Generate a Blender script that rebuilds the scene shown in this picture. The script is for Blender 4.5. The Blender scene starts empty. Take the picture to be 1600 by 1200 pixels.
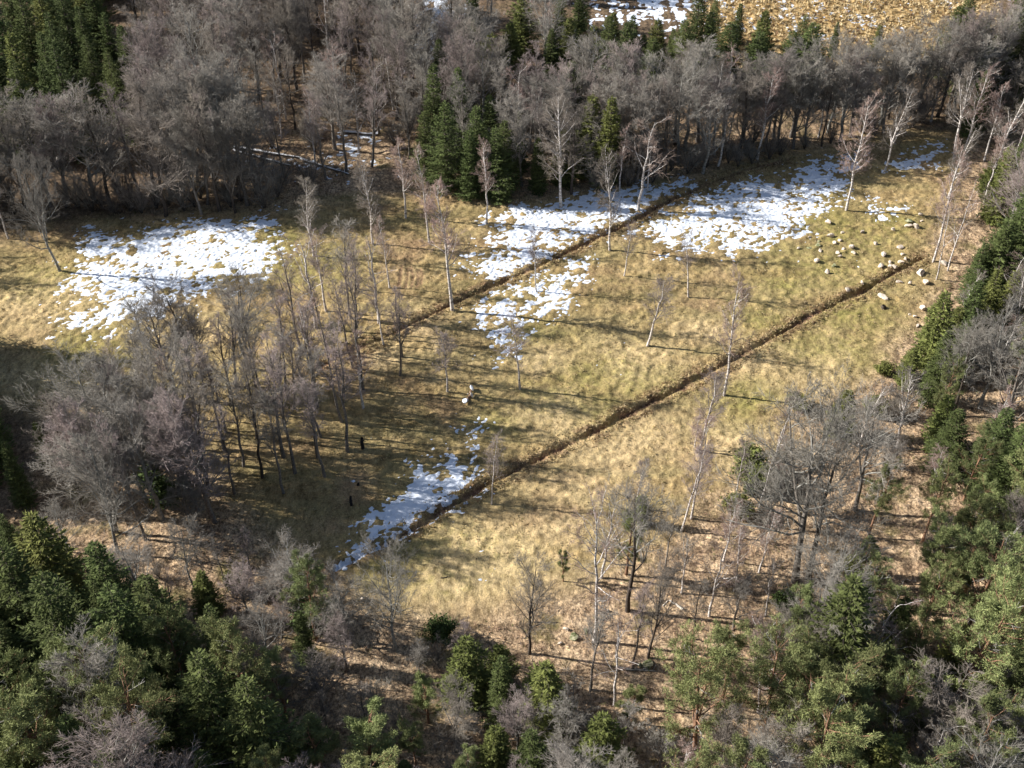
import bpy, math, random
import numpy as np
from math import radians as R

SC = bpy.context.scene
# ------------------------------------------------------------------ camera, world, sun, exposure
H = 105.0            # camera height above the meadow
PITCH = R(39.0)      # looking down by this much
FPX = 1877.0         # focal length in pixels of the 1600 px wide photograph
cam_data = bpy.data.cameras.new('camera')
cam_data.sensor_width = 36.0
cam_data.lens = FPX / 1600 * 36.0
cam_data.clip_start = 1.0
cam_data.clip_end = 9000.0
cam = bpy.data.objects.new('camera', cam_data)
SC.collection.objects.link(cam)
cam.location = (0, 0, H)
cam.rotation_euler = (math.pi / 2 - PITCH, 0, 0)
SC.camera = cam

SUN_EL = 29.5
SUN_SIDE = 9.0       # degrees beyond pure left (sun stands left and a little beyond)
world = bpy.data.worlds.new('World')
SC.world = world
world.use_nodes = True
wn = world.node_tree.nodes
wl = world.node_tree.links
for n in list(wn):
    wn.remove(n)
sky = wn.new('ShaderNodeTexSky')
sky.sky_type = 'NISHITA'
sky.sun_disc = False
sky.sun_elevation = R(SUN_EL)
sky.sun_rotation = R(-90 + SUN_SIDE)
bg = wn.new('ShaderNodeBackground')
bg.inputs['Strength'].default_value = 0.058
wo = wn.new('ShaderNodeOutputWorld')
wl.new(sky.outputs[0], bg.inputs['Color'])
wl.new(bg.outputs[0], wo.inputs['Surface'])

sd = bpy.data.lights.new('sun', 'SUN')
sd.energy = 5.0
sd.angle = R(0.5)
sd.color = (1.0, 0.965, 0.915)
sun = bpy.data.objects.new('sun', sd)
SC.collection.objects.link(sun)
from mathutils import Vector
to_sun = Vector((-math.cos(R(SUN_SIDE)) * math.cos(R(SUN_EL)), math.sin(R(SUN_SIDE)) * math.cos(R(SUN_EL)), math.sin(R(SUN_EL))))
sun.rotation_euler = to_sun.to_track_quat('Z', 'Y').to_euler()
sun.location = (-120, 160, 120)

SC.view_settings.view_transform = 'Standard'
SC.view_settings.look = 'None'
SC.view_settings.exposure = 0.95
SC.view_settings.gamma = 1.0
SC.view_settings.use_curve_mapping = False
SC.cycles.max_bounces = 4
SC.cycles.diffuse_bounces = 2
SC.cycles.glossy_bounces = 1
SC.cycles.transmission_bounces = 2

rng = np.random.default_rng(7)
random.seed(7)
COL = SC.collection

# ------------------------------------------------------------------ numpy noise
_tabs = {}
def vnoise(x, y, scale, seed):
    if seed not in _tabs:
        _tabs[seed] = np.random.default_rng(1000 + seed).random((256, 256))
    T = _tabs[seed]
    u = np.asarray(x) / scale + seed * 3.17
    v = np.asarray(y) / scale + seed * 7.31
    iu = np.floor(u).astype(int); iv = np.floor(v).astype(int)
    fu = u - iu; fv = v - iv
    fu = fu * fu * (3 - 2 * fu); fv = fv * fv * (3 - 2 * fv)
    a = T[iu & 255, iv & 255]; b = T[(iu + 1) & 255, iv & 255]
    c = T[iu & 255, (iv + 1) & 255]; d = T[(iu + 1) & 255, (iv + 1) & 255]
    return (a * (1 - fu) + b * fu) * (1 - fv) + (c * (1 - fu) + d * fu) * fv

def fbm(x, y, scale, seed, n=3):
    s = 0; w = 0; a = 1.0
    for k in range(n):
        s = s + a * vnoise(x, y, scale / 2 ** k, seed + k); w += a; a *= 0.55
    return s / w

def sstep(a, b, x):
    t = np.clip((x - a) / (b - a), 0, 1)
    return t * t * (3 - 2 * t)

# ------------------------------------------------------------------ large shape of the land, photograph pixel <-> ground point
def zbase(x, y):
    x = np.asarray(x, float); y = np.asarray(y, float)
    z = 1.6 * (vnoise(x, y, 55, 3) - 0.5)
    wood = sstep(60, 200, np.abs(x)) + sstep(235, 330, y) + sstep(95, 50, y)
    z = z + 5.0 * (fbm(x, y, 90, 5) - 0.5) * np.clip(wood, 0, 1)
    return z

CP, SP = math.cos(PITCH), math.sin(PITCH)
def at(px, py):
    """ground point under a pixel of the 1600x1200 photograph"""
    dx, dy, dz = (px - 800) / FPX, CP + SP * (600 - py) / FPX, -SP + CP * (600 - py) / FPX
    z = 0.0
    for _ in range(6):
        t = (z - H) / dz
        z = float(zbase(dx * t, dy * t))
    return dx * t, dy * t

def to_px(x, y, z):
    d = y * CP + (H - z) * SP
    v = y * SP - (H - z) * CP
    return 800 + FPX * x / d, 600 - FPX * v / d

def height_of(x, y, top_py):
    z = float(zbase(x, y)); k = (600 - top_py) / FPX
    return (k * (y * CP + (H - z) * SP) - y * SP + (H - z) * CP) / (CP + k * SP)

def wpoly(pts):
    return np.array([at(*p) for p in pts])

def seg_dist(x, y, line):
    """distance to a polyline"""
    d = np.full(np.shape(x), 1e9)
    for (ax, ay), (bx, by) in zip(line[:-1], line[1:]):
        vx, vy = bx - ax, by - ay
        t = np.clip(((x - ax) * vx + (y - ay) * vy) / (vx * vx + vy * vy), 0, 1)
        d = np.minimum(d, np.hypot(x - ax - t * vx, y - ay - t * vy))
    return d

def inside(x, y, poly):
    r = np.zeros(np.shape(x), bool)
    n = len(poly)
    for i in range(n):
        ax, ay = poly[i]; bx, by = poly[(i + 1) % n]
        if ay == by:
            continue
        c = ((ay > y) != (by > y)) & (x < (bx - ax) * (y - ay) / (by - ay) + ax)
        r ^= c
    return r

def sdist(x, y, poly):
    """signed distance, positive inside"""
    line = np.vstack([poly, poly[:1]])
    d = seg_dist(x, y, line)
    return np.where(inside(x, y, poly), d, -d)

# ------------------------------------------------------------------ layout of the ground (traced in the photograph, laid out on the ground)
DITCH_FAR = wpoly([(470, 590), (540, 553), (600, 528), (655, 500), (700, 479), (755, 453), (815, 428), (870, 402), (930, 374), (985, 348), (1030, 322), (1085, 297), (1160, 268), (1230, 250)])
DITCH_NEAR = wpoly([(524, 889), (560, 868), (600, 852), (650, 825), (690, 798), (760, 757), (835, 720), (900, 690), (965, 655), (1010, 632), (1070, 603), (1120, 575), (1165, 552), (1220, 520), (1275, 490), (1330, 463), (1385, 434), (1440, 405)])
GROOVES = [wpoly([(627, 418), (626, 430), (623, 448)]), wpoly([(637, 420), (637, 433), (633, 450)]), wpoly([(642, 418), (646, 433), (643, 449)]),  # short curved dark lines, slightly sunk into the turf
        wpoly([(652, 424), (654, 436), (651, 450)]), wpoly([(657, 422), (660, 434), (657, 446)])]
MEADOW = wpoly([(-260, 400), (0, 372), (60, 352), (120, 348), (240, 345), (430, 325), (560, 305), (700, 300), (800, 312), (930, 300), (1080, 272), (1160, 258),
                (1300, 225), (1400, 210), (1520, 205), (1480, 300), (1470, 420), (1440, 500), (1360, 590), (1250, 640), (1190, 740), (1070, 800), (990, 860),
                (900, 930), (740, 965), (610, 950), (520, 900), (380, 840), (330, 760), (200, 640), (-260, 620)])
SNOW = [  # polygon, edge softness (m), how full
    ([(118, 440), (122, 392), (150, 366), (200, 358), (260, 352), (330, 345), (380, 340), (425, 335), (440, 352), (442, 398), (418, 430), (362, 448), (325, 470), (262, 500), (215, 518), (150, 520), (100, 515), (120, 480)], 3.8, 0.47),
    ([(735, 405), (768, 352), (800, 325), (860, 318), (900, 305), (960, 290), (1080, 276), (1092, 292), (1000, 342), (930, 368), (845, 410), (765, 447), (738, 440)], 2.8, 0.46),
    ([(752, 470), (800, 440), (850, 420), (925, 382), (922, 415), (908, 470), (885, 500), (848, 515), (805, 560), (768, 565), (750, 520)], 2.8, 0.30),
    ([(985, 362), (1030, 335), (1090, 302), (1150, 287), (1250, 262), (1310, 243), (1350, 238), (1352, 262), (1335, 290), (1292, 318), (1275, 350), (1245, 378), (1180, 396), (1090, 392), (1030, 388)], 3.8, 0.48),
    ([(1335, 312), (1380, 308), (1425, 318), (1410, 336), (1375, 345), (1350, 336)], 1.6, 0.22),
    ([(1385, 250), (1430, 238), (1475, 222), (1480, 245), (1450, 268), (1400, 272)], 2.4, 0.30),
    ([(535, 880), (570, 815), (635, 748), (665, 712), (700, 700), (755, 690), (762, 730), (745, 768), (700, 790), (640, 828), (580, 860)], 2.6, 0.52),
    ([(725, 660), (760, 648), (775, 668), (755, 695), (720, 700)], 1.8, 0.2),
    ([(380, 225), (470, 232), (560, 195), (610, 200), (600, 262), (520, 290), (420, 268), (370, 262)], 5.0, 0.12),
    ([(640, 100), (655, -20), (720, -30), (730, 60), (700, 110)], 4.0, 0.5),
    ([(930, 60), (880, -90), (1540, -120), (1560, 10), (1350, 70), (1180, 70), (1050, 60)], 6.0, 0.14),
    ([(905, 55), (925, -60), (1130, -60), (1180, 0), (1060, 60)], 8.0, 0.34),
]
SNOW = [(wpoly(p), s, f) for p, s, f in SNOW]
REEDS = wpoly([(1080, 95), (1120, -120), (1560, -140), (1540, 40), (1380, 110), (1220, 110)])
GREEN = [(1290, 350, 7), (1340, 375, 8), (1400, 355, 7), (1290, 420, 7), (1230, 450, 5), (1330, 500, 7), (970, 575, 6), (900, 590, 7), (1000, 600, 5), (1290, 540, 8), (1200, 500, 7),
         (70, 440, 9), (120, 555, 10), (470, 420, 9), (440, 380, 6), (870, 620, 7), (780, 660, 6), (640, 880, 7), (720, 850, 6), (560, 905, 5), (930, 640, 5), (1180, 620, 5), (700, 900, 5), (820, 520, 5)]
PALE = [(60, 470, 9), (1000, 560, 7), (870, 650, 6), (940, 700, 8), (1000, 680, 7), (780, 850, 9), (730, 900, 8), (800, 900, 8), (850, 560, 5), (1100, 520, 5), (900, 760, 5), (1260, 585, 7), (1180, 560, 6),
        (650, 500, 5), (300, 520, 6), (40, 590, 6), (600, 560, 4), (1130, 700, 7), (860, 830, 5)]
GREENW = [(*at(a, b), r) for a, b, r in GREEN]
PALEW = [(*at(a, b), r) for a, b, r in PALE]

def ditch_depth(x, y):
    w = 0.42 * (fbm(x, y, 1.5, 40) - 0.5) + 0.28 * (fbm(x, y, 7.0, 46) - 0.5)
    d1 = seg_dist(x, y, DITCH_FAR) + w * 2
    d2 = seg_dist(x, y, DITCH_NEAR) + w * 2
    va = 0.25 + 1.15 * vnoise(x, y, 4.0, 44)
    far = (0.30 + 0.25 * sstep(-25, 5, x)) * va * np.exp(-(d1 / 0.40) ** 4) - 0.10 * np.exp(-((d1 - 1.0) / 0.45) ** 2)
    near = 0.50 * va * np.exp(-(d2 / 0.42) ** 4) - 0.12 * np.exp(-((d2 - 1.05) / 0.45) ** 2)
    return far + near, np.minimum(d1, d2)

def tussock(x, y):
    """small relief of the turf, metres"""
    u = x * 0.82 + y * 0.57; v = -x * 0.57 + y * 0.82
    a = vnoise(u * 0.8, v, 0.85, 60); b = vnoise(u * 0.7, v, 0.44, 61); c = vnoise(x, y, 2.6, 62)
    return 0.24 * np.clip(a - 0.35, 0, 1) * 1.4 + 0.17 * b + 0.14 * (c - 0.5)

def zground(x, y, full=False):
    x = np.asarray(x, float); y = np.asarray(y, float)
    z = zbase(x, y)
    dd, dist = ditch_depth(x, y)
    tus = tussock(x, y)
    z2 = z - dd + tus * (1 - 0.5 * np.exp(-(dist / 0.8) ** 2))
    for r in GROOVES:
        z2 = z2 - 0.16 * np.exp(-(seg_dist(x, y, r) / 0.2) ** 2)
    return (z2, dist, tus) if full else z2

def gz(x, y):
    return float(zground(np.array([x]), np.array([y]))[0])

# ------------------------------------------------------------------ helpers: materials
def mat(name, col, rough=0.9, var=0.25, scale=3.0, objvar=0.0, col2=None, spec=0.2, huevar=0.0, stretch=(1, 1, 1), transl=0.0):
    m = bpy.data.materials.new(name)
    m.use_nodes = True
    nt = m.node_tree; N = nt.nodes; L = nt.links
    b = N['Principled BSDF']
    b.inputs['Roughness'].default_value = rough
    b.inputs['Specular IOR Level'].default_value = spec
    tc = N.new('ShaderNodeTexCoord')
    mp = N.new('ShaderNodeMapping'); mp.inputs['Scale'].default_value = stretch
    L.new(tc.outputs['Object'], mp.inputs['Vector'])
    no = N.new('ShaderNodeTexNoise'); no.inputs['Scale'].default_value = scale; no.inputs['Detail'].default_value = 4
    L.new(mp.outputs[0], no.inputs['Vector'])
    cr = N.new('ShaderNodeValToRGB')
    c2 = col2 or tuple(c * (1 - var) for c in col)
    cr.color_ramp.elements[0].position = 0.38; cr.color_ramp.elements[0].color = (*c2, 1)
    cr.color_ramp.elements[1].position = 0.62; cr.color_ramp.elements[1].color = (*[min(1, c * (1 + var * 0.5)) for c in col], 1)
    L.new(no.outputs['Fac'], cr.inputs['Fac'])
    out = cr.outputs[0]
    if objvar or huevar:
        oi = N.new('ShaderNodeObjectInfo')
        hs = N.new('ShaderNodeHueSaturation')
        mr = N.new('ShaderNodeMapRange'); mr.inputs['To Min'].default_value = 1 - objvar; mr.inputs['To Max'].default_value = 1 + objvar
        L.new(oi.outputs['Random'], mr.inputs['Value'])
        L.new(mr.outputs[0], hs.inputs['Value'])
        mu = N.new('ShaderNodeMath'); mu.operation = 'MULTIPLY'; mu.inputs[1].default_value = 7.13
        fr = N.new('ShaderNodeMath'); fr.operation = 'FRACT'
        L.new(oi.outputs['Random'], mu.inputs[0]); L.new(mu.outputs[0], fr.inputs[0])
        mh = N.new('ShaderNodeMapRange'); mh.inputs['To Min'].default_value = 0.5 - huevar; mh.inputs['To Max'].default_value = 0.5 + huevar
        L.new(fr.outputs[0], mh.inputs['Value']); L.new(mh.outputs[0], hs.inputs['Hue'])
        L.new(out, hs.inputs['Color']); out = hs.outputs[0]
    L.new(out, b.inputs['Base Color'])
    if transl > 0:
        tr = N.new('ShaderNodeBsdfTranslucent'); mx = N.new('ShaderNodeMixShader'); mx.inputs[0].default_value = transl
        L.new(out, tr.inputs['Color']); L.new(b.outputs[0], mx.inputs[1]); L.new(tr.outputs[0], mx.inputs[2])
        L.new(mx.outputs[0], N['Material Output'].inputs['Surface'])
    return m

M_BARK = mat('bark_grey', (0.20, 0.175, 0.15), scale=6, var=0.45, objvar=0.2)
M_BARKDK = mat('bark_dark', (0.085, 0.068, 0.055), scale=6, var=0.4, objvar=0.2)
M_LICHEN = mat('bark_lichen', (0.30, 0.29, 0.26), scale=2.5, var=0.45, objvar=0.15)
M_TWIG_G = mat('twig_grey', (0.275, 0.25, 0.215), scale=1.2, var=0.3, objvar=0.26, huevar=0.008)
M_TWIG_B = mat('twig_brown', (0.24, 0.207, 0.172), scale=1.2, var=0.3, objvar=0.26, huevar=0.008)
M_TWIG_M = mat('twig_mauve', (0.29, 0.235, 0.215), scale=1.2, var=0.25, objvar=0.26, huevar=0.008)
M_TWIG_R = mat('twig_birch', (0.34, 0.25, 0.21), scale=1.2, var=0.25, objvar=0.16, huevar=0.012)
M_PINEBARK = mat('bark_pine', (0.27, 0.155, 0.095), scale=5, var=0.45, objvar=0.15)
M_DEAD = mat('dead_branch', (0.33, 0.31, 0.28), scale=3, var=0.3)
M_SPRUCE = mat('needles_spruce', (0.105, 0.130, 0.042), scale=1.3, var=0.42, objvar=0.2, huevar=0.012, transl=0.12)
M_SPRUCE2 = mat('needles_spruce_light', (0.165, 0.180, 0.052), scale=1.3, var=0.35, objvar=0.2, huevar=0.012, transl=0.12)
M_PINE = mat('needles_pine', (0.225, 0.250, 0.100), scale=1.4, var=0.38, objvar=0.32, huevar=0.012, transl=0.12)
M_IVY = mat('leaves_ivy', (0.07, 0.10, 0.03), scale=2, var=0.4)
M_STONE = mat('stone_pale', (0.64, 0.54, 0.44), scale=2.2, var=0.35, objvar=0.2)
M_MOSS = mat('stone_mossy', (0.33, 0.31, 0.2), scale=1.6, var=0.4, objvar=0.12, col2=(0.10, 0.12, 0.04))
M_SNOW = mat('snow', (0.75, 0.80, 0.88), scale=1.5, var=0.05, rough=0.7)
M_SNOWOLD = mat('snow_cap', (0.82, 0.84, 0.87), scale=2, var=0.06, rough=0.7)
M_WOOD = mat('wood_bare', (0.40, 0.25, 0.17), scale=3, var=0.35)
M_STUMP = mat('wood_dark_stump', (0.03, 0.028, 0.03), scale=3, var=0.4)
M_PALEWOOD = mat('wood_pale', (0.62, 0.56, 0.48), scale=3, var=0.25)

def birch_bark():
    m = bpy.data.materials.new('bark_birch'); m.use_nodes = True
    nt = m.node_tree; N = nt.nodes; L = nt.links; b = N['Principled BSDF']
    b.inputs['Roughness'].default_value = 0.8
    tc = N.new('ShaderNodeTexCoord'); mp = N.new('ShaderNodeMapping'); mp.inputs['Scale'].default_value = (1.2, 1.2, 3.5)
    L.new(tc.outputs['Object'], mp.inputs['Vector'])
    no = N.new('ShaderNodeTexNoise'); no.inputs['Scale'].default_value = 1.6; no.inputs['Detail'].default_value = 5; no.inputs['Roughness'].default_value = 0.7
    L.new(mp.outputs[0], no.inputs['Vector'])
    cr = N.new('ShaderNodeValToRGB'); e = cr.color_ramp.elements
    e[0].position = 0.38; e[0].color = (0.09, 0.055, 0.05, 1); e[1].position = 0.53; e[1].color = (0.70, 0.65, 0.60, 1)
    L.new(no.outputs['Fac'], cr.inputs['Fac'])
    L.new(cr.outputs[0], b.inputs['Base Color'])
    return m
M_BIRCH = birch_bark()

# ------------------------------------------------------------------ helpers: meshes
class Acc:
    def __init__(self):
        self.v = []; self.f = []; self.n = 0
    def add(self, verts, faces, mi=0, smooth=True):
        verts = np.asarray(verts, float).reshape(-1, 3); faces = np.asarray(faces, int)
        self.v.append(verts); self.f.append((faces + self.n, mi, smooth)); self.n += len(verts)
    def mesh(self, name, mats):
        me = bpy.data.meshes.new(name)
        V = np.vstack(self.v).astype(np.float32)
        me.vertices.add(len(V)); me.vertices.foreach_set('co', V.ravel())
        idx = np.concatenate([f.ravel() for f, _, _ in self.f]).astype(np.int32)
        tot = np.concatenate([np.full(len(f), f.shape[1]) for f, _, _ in self.f]).astype(np.int32)
        mi = np.concatenate([np.full(len(f), m) for f, m, _ in self.f]).astype(np.int32)
        sm = np.concatenate([np.full(len(f), s) for f, _, s in self.f])
        st = np.concatenate([[0], np.cumsum(tot)[:-1]]).astype(np.int32)
        me.loops.add(len(idx)); me.loops.foreach_set('vertex_index', idx)
        me.polygons.add(len(tot)); me.polygons.foreach_set('loop_start', st)
        try:
            me.polygons.foreach_set('loop_total', tot)
        except Exception:
            pass
        me.polygons.foreach_set('material_index', mi)
        me.polygons.foreach_set('use_smooth', sm)
        me.update(calc_edges=True)
        for m in mats:
            me.materials.append(m)
        return me

def unit(a):
    return a / np.maximum(np.linalg.norm(a, axis=-1, keepdims=True), 1e-9)

def tubes(acc, P, Rr, sides=4, mi=0, smooth=True):
    """P (N,K,3) polylines, Rr (N,K) radii -> tubes"""
    N, K, _ = P.shape
    T = np.empty_like(P)
    T[:, 1:-1] = P[:, 2:] - P[:, :-2]; T[:, 0] = P[:, 1] - P[:, 0]; T[:, -1] = P[:, -1] - P[:, -2]
    T = unit(T)
    m = unit(P[:, -1] - P[:, 0])
    ref = np.where(np.abs(m[:, 2:3]) > 0.8, np.array([[1.0, 0.13, 0.0]]), np.array([[0.0, 0.07, 1.0]]))[:, None, :]
    A = unit(np.cross(T, ref)); B = np.cross(T, A)
    ang = np.arange(sides) * 2 * math.pi / sides
    V = P[:, :, None, :] + Rr[:, :, None, None] * (A[:, :, None, :] * np.cos(ang)[None, None, :, None] + B[:, :, None, :] * np.sin(ang)[None, None, :, None])
    base = (np.arange(N) * K * sides)[:, None, None] + (np.arange(K - 1) * sides)[None, :, None]
    j = np.arange(sides)[None, None, :]; j2 = (np.arange(sides) + 1) % sides
    q = np.stack([base + j, base + j2[None, None, :], base + sides + j2[None, None, :], base + sides + j], -1).reshape(-1, 4)
    acc.add(V, q, mi, smooth)

def spikes(acc, P0, P1, r, mi=0):
    """three sided tapering twigs"""
    N = len(P0); T = unit(P1 - P0)
    ref = np.where(np.abs(T[:, 2:3]) > 0.8, np.array([[1.0, 0.1, 0]]), np.array([[0, 0.1, 1.0]]))
    A = unit(np.cross(T, ref)); B = np.cross(T, A)
    r = np.asarray(r).reshape(-1, 1) * np.ones((N, 1))
    V = np.stack([P0 + A * r, P0 + (-0.5 * A + 0.87 * B) * r, P0 + (-0.5 * A - 0.87 * B) * r, P1], 1)
    b = (np.arange(N) * 4)[:, None]
    f = np.concatenate([b + np.array([[0, 1, 3]]), b + np.array([[1, 2, 3]]), b + np.array([[2, 0, 3]])])
    acc.add(V, f, mi, True)

def blades(acc, C, D, W, ln, wd, mi=0):
    """diamond needle sprays from C along D, width axis W"""
    N = len(C)
    ln = np.asarray(ln).reshape(-1, 1) * np.ones((N, 1)); wd = np.asarray(wd).reshape(-1, 1) * np.ones((N, 1))
    V = np.stack([C, C + D * ln * 0.45 + W * wd * 0.5, C + D * ln, C + D * ln * 0.45 - W * wd * 0.5], 1)
    f = (np.arange(N) * 4)[:, None] + np.array([[0, 1, 2, 3]])
    acc.add(V, f, mi, False)

def spawn(g, P, Rr, m, t0, t1, ang, ln, K, up=0.0, wob=0.12, rr=0.55, taper=0.35, lfall=0.5):
    """m children on every parent polyline"""
    N, Kp, _ = P.shape
    t = (t0 + (t1 - t0) * (np.arange(m)[None, :] + g.random((N, m))) / m)
    u = t * (Kp - 1); i = np.minimum(u.astype(int), Kp - 2); f = (u - i)[..., None]
    n = np.arange(N)[:, None]
    pos = P[n, i] * (1 - f) + P[n, i + 1] * f
    tan = unit(P[n, i + 1] - P[n, i])
    rad = Rr[n, i] * (1 - f[..., 0]) + Rr[n, i + 1] * f[..., 0]
    rv = g.normal(size=(N, m, 3)); perp = unit(rv - (rv * tan).sum(-1, keepdims=True) * tan)
    a = ang[0] + (ang[1] - ang[0]) * g.random((N, m, 1))
    d = unit(tan * np.cos(a) + perp * np.sin(a))
    plen = np.linalg.norm(P[:, -1] - P[:, 0], axis=-1)[:, None]
    L = plen * ln * (1 - lfall * t) * (0.7 + 0.6 * g.random((N, m)))
    pos = pos.reshape(-1, 3); d = d.reshape(-1, 3); L = L.reshape(-1); rad = rad.reshape(-1)
    out = np.empty((len(pos), K, 3)); out[:, 0] = pos
    cur = d.copy()
    for k in range(1, K):
        cur = unit(cur + g.normal(size=cur.shape) * wob + np.array([0, 0, up / K]))
        out[:, k] = out[:, k - 1] + cur * (L / (K - 1))[:, None]
    r0 = rad * rr
    RR = r0[:, None] * np.linspace(1, taper, K)[None, :]
    return out, RR

def trunk_line(g, h, r, K=9, wob=0.012, lean=0.0, curve=0.0):
    z = np.linspace(0, 1, K)
    a = g.random() * 6.28
    x = np.cumsum(g.normal(size=K) * wob * h) * 0.6; y = np.cumsum(g.normal(size=K) * wob * h) * 0.6
    x -= x[0]; y -= y[0]
    x = x + math.cos(a) * (lean * h * z + curve * h * z * z); y = y + math.sin(a) * (lean * h * z + curve * h * z * z)
    P = np.stack([x, y, z * h], -1)[None]
    rad = r * (1 - z) ** 0.75 + 0.02
    rad[0] *= 1.25
    P[0, 0, 2] = -0.5
    return P, rad[None]

def bare_proto(seed, h=16, r=0.2, crown0=0.35, nl=26, llen=0.34, ang=(0.5, 1.0), up=0.7, m2=8, m3=6, m4=4, tw=0.016, mats=None, wob=0.13, lean=0.02, forks=0, fall=0.55, droop=0.0, l2=0.5):
    g = np.random.default_rng(seed)
    ta = Acc(); ca = Acc()
    P, Rr = trunk_line(g, h, r, lean=lean, curve=0.02)
    tubes(ta, P, Rr, 7)
    lead = (P, Rr)
    if forks:
        F, FR = spawn(g, P, Rr, forks, 0.3, 0.6, (0.2, 0.45), 0.55, 7, up=0.9, wob=0.05, rr=0.75, taper=0.25, lfall=0.1)
        tubes(ta, F, FR, 5)
    L1, R1 = spawn(g, P, Rr, nl, crown0, 0.99, ang, llen, 6, up=up, wob=wob, rr=0.5, lfall=fall)
    if forks:
        a, b = spawn(g, F, FR, max(4, nl // 3), 0.25, 0.99, ang, llen * 1.2, 6, up=up, wob=wob, rr=0.55, lfall=fall)
        L1 = np.vstack([L1, a]); R1 = np.vstack([R1, b])
    R1 = np.maximum(R1, 0.022)
    tubes(ca, L1, R1, 4, 0)
    L2, R2 = spawn(g, L1, R1, m2, 0.2, 1.0, (0.4, 0.95), l2, 4, up=up * 0.6 - droop, wob=0.16, rr=0.55, lfall=0.5)
    R2 = np.maximum(R2, 0.013)
    tubes(ca, L2, R2, 3, 1)
    L3, R3 = spawn(g, L2, R2, m3, 0.15, 1.0, (0.4, 0.9), 0.6, 3, up=0.25 - droop, wob=0.2, rr=0.6, lfall=0.4)
    R3 = np.maximum(R3, tw * 0.7)
    tubes(ca, L3, R3, 3, 1)
    L4, R4 = spawn(g, L3, R3, m4, 0.1, 1.0, (0.35, 0.9), 0.85, 2, up=0.2 - droop, wob=0.1, rr=1, lfall=0.3)
    spikes(ca, L4[:, 0], L4[:, 1], tw * 0.62, 1)
    tm, l, t = mats
    return ta.mesh('trunk', [tm]), ca.mesh('crown', [l, t])

def spruce_proto(seed, h=18, rad=3.3, M=None, low=0.06, dens=1.0):
    g = np.random.default_rng(seed)
    ta = Acc(); ca = Acc()
    P, Rr = trunk_line(g, h, 0.24, wob=0.003)
    tubes(ta, P, Rr, 6)
    zs = []
    z = low * h
    while z < h * 0.985:
        zs.append(z); z += 0.34 + 0.22 * g.random()
    Z = []; AZ = []; LN = []
    amp = 1 + 0.26 * np.sin(np.arange(7) * 2 + seed)
    for z in zs:
        f = 1 - z / h
        nb = int(5 + 4 * min(1, f * 2))
        a0 = g.random() * 6.28
        for k in range(nb):
            az = a0 + k * 6.28 / nb + g.normal() * 0.2
            l = (rad * (f ** 0.72) * (0.62 + 0.62 * g.random()) * (0.55 if g.random() < 0.14 else 1.0) + 0.15) * amp[int(az / 6.2832 * 7) % 7] * (1 - 0.35 * max(0, (f - 0.75) * 4))
            Z.append(z); AZ.append(az); LN.append(l)
    Z = np.array(Z); AZ = np.array(AZ); LN = np.array(LN); N = len(Z)
    K = 5; s = np.linspace(0, 1, K)
    f = 1 - Z / h
    rise = (0.55 - 1.0 * f)[:, None] * s[None, :] * LN[:, None] * 0.6 + (s ** 2.2)[None, :] * LN[:, None] * 0.16 - (s * (1 - s))[None, :] * 0.25 * LN[:, None]
    B = np.empty((N, K, 3))
    B[:, :, 0] = np.cos(AZ)[:, None] * s * LN[:, None]; B[:, :, 1] = np.sin(AZ)[:, None] * s * LN[:, None]; B[:, :, 2] = Z[:, None] + rise
    RB = np.maximum(0.035 * (1 - s)[None, :] * (LN / rad)[:, None], 0.008)
    tubes(ca, B, RB, 3, 0)
    # needle sprays on both sides of every branch
    m = (np.clip(LN / rad, 0.15, 1.3) * 66 * dens).astype(int) + 10
    bi = np.repeat(np.arange(N), m)
    t = g.random(len(bi)) ** 0.75 * 0.97 + 0.03
    u = t * (K - 1); i = np.minimum(u.astype(int), K - 2); fr = (u - i)[:, None]
    pos = B[bi, i] * (1 - fr) + B[bi, i + 1] * fr
    tan = unit(B[bi, i + 1] - B[bi, i])
    side = unit(np.cross(tan, np.array([[0, 0, 1.0]]))) * np.where(g.random(len(bi)) < 0.5, 1, -1)[:, None]
    lat = (1 - t * 0.75) * LN[bi] * 0.34 * g.random(len(bi))
    pos = pos + side * lat[:, None] + tan * lat[:, None] * 0.5 + np.array([[0, 0, -1]]) * (lat * 0.35 + 0.05 * g.random(len(bi)))[:, None]
    D = unit(side * 0.75 + tan * 0.8 + g.normal(size=pos.shape) * 0.28 + np.array([[0, 0, -0.32]]))
    W = unit(np.cross(D, unit(np.array([[0, 0, 1.0]]) + g.normal(size=pos.shape) * 0.55)))
    blades(ca, pos, D, W, 0.26 + 0.30 * g.random(len(bi)), 0.09 + 0.08 * g.random(len(bi)), 1)
    # leader
    top = np.tile([[0, 0, h * 0.975]], (26, 1)) + g.normal(size=(26, 3)) * [0.05, 0.05, 0.3]
    D = unit(g.normal(size=(26, 3)) * [0.5, 0.5, 0.2] + [0, 0, 0.7]); W = unit(np.cross(D, g.normal(size=(26, 3))))
    blades(ca, top, D, W, 0.35, 0.1, 1)
    return ta.mesh('trunk', [M_BARKDK]), ca.mesh('crown', [M_BARK, M])

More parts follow.
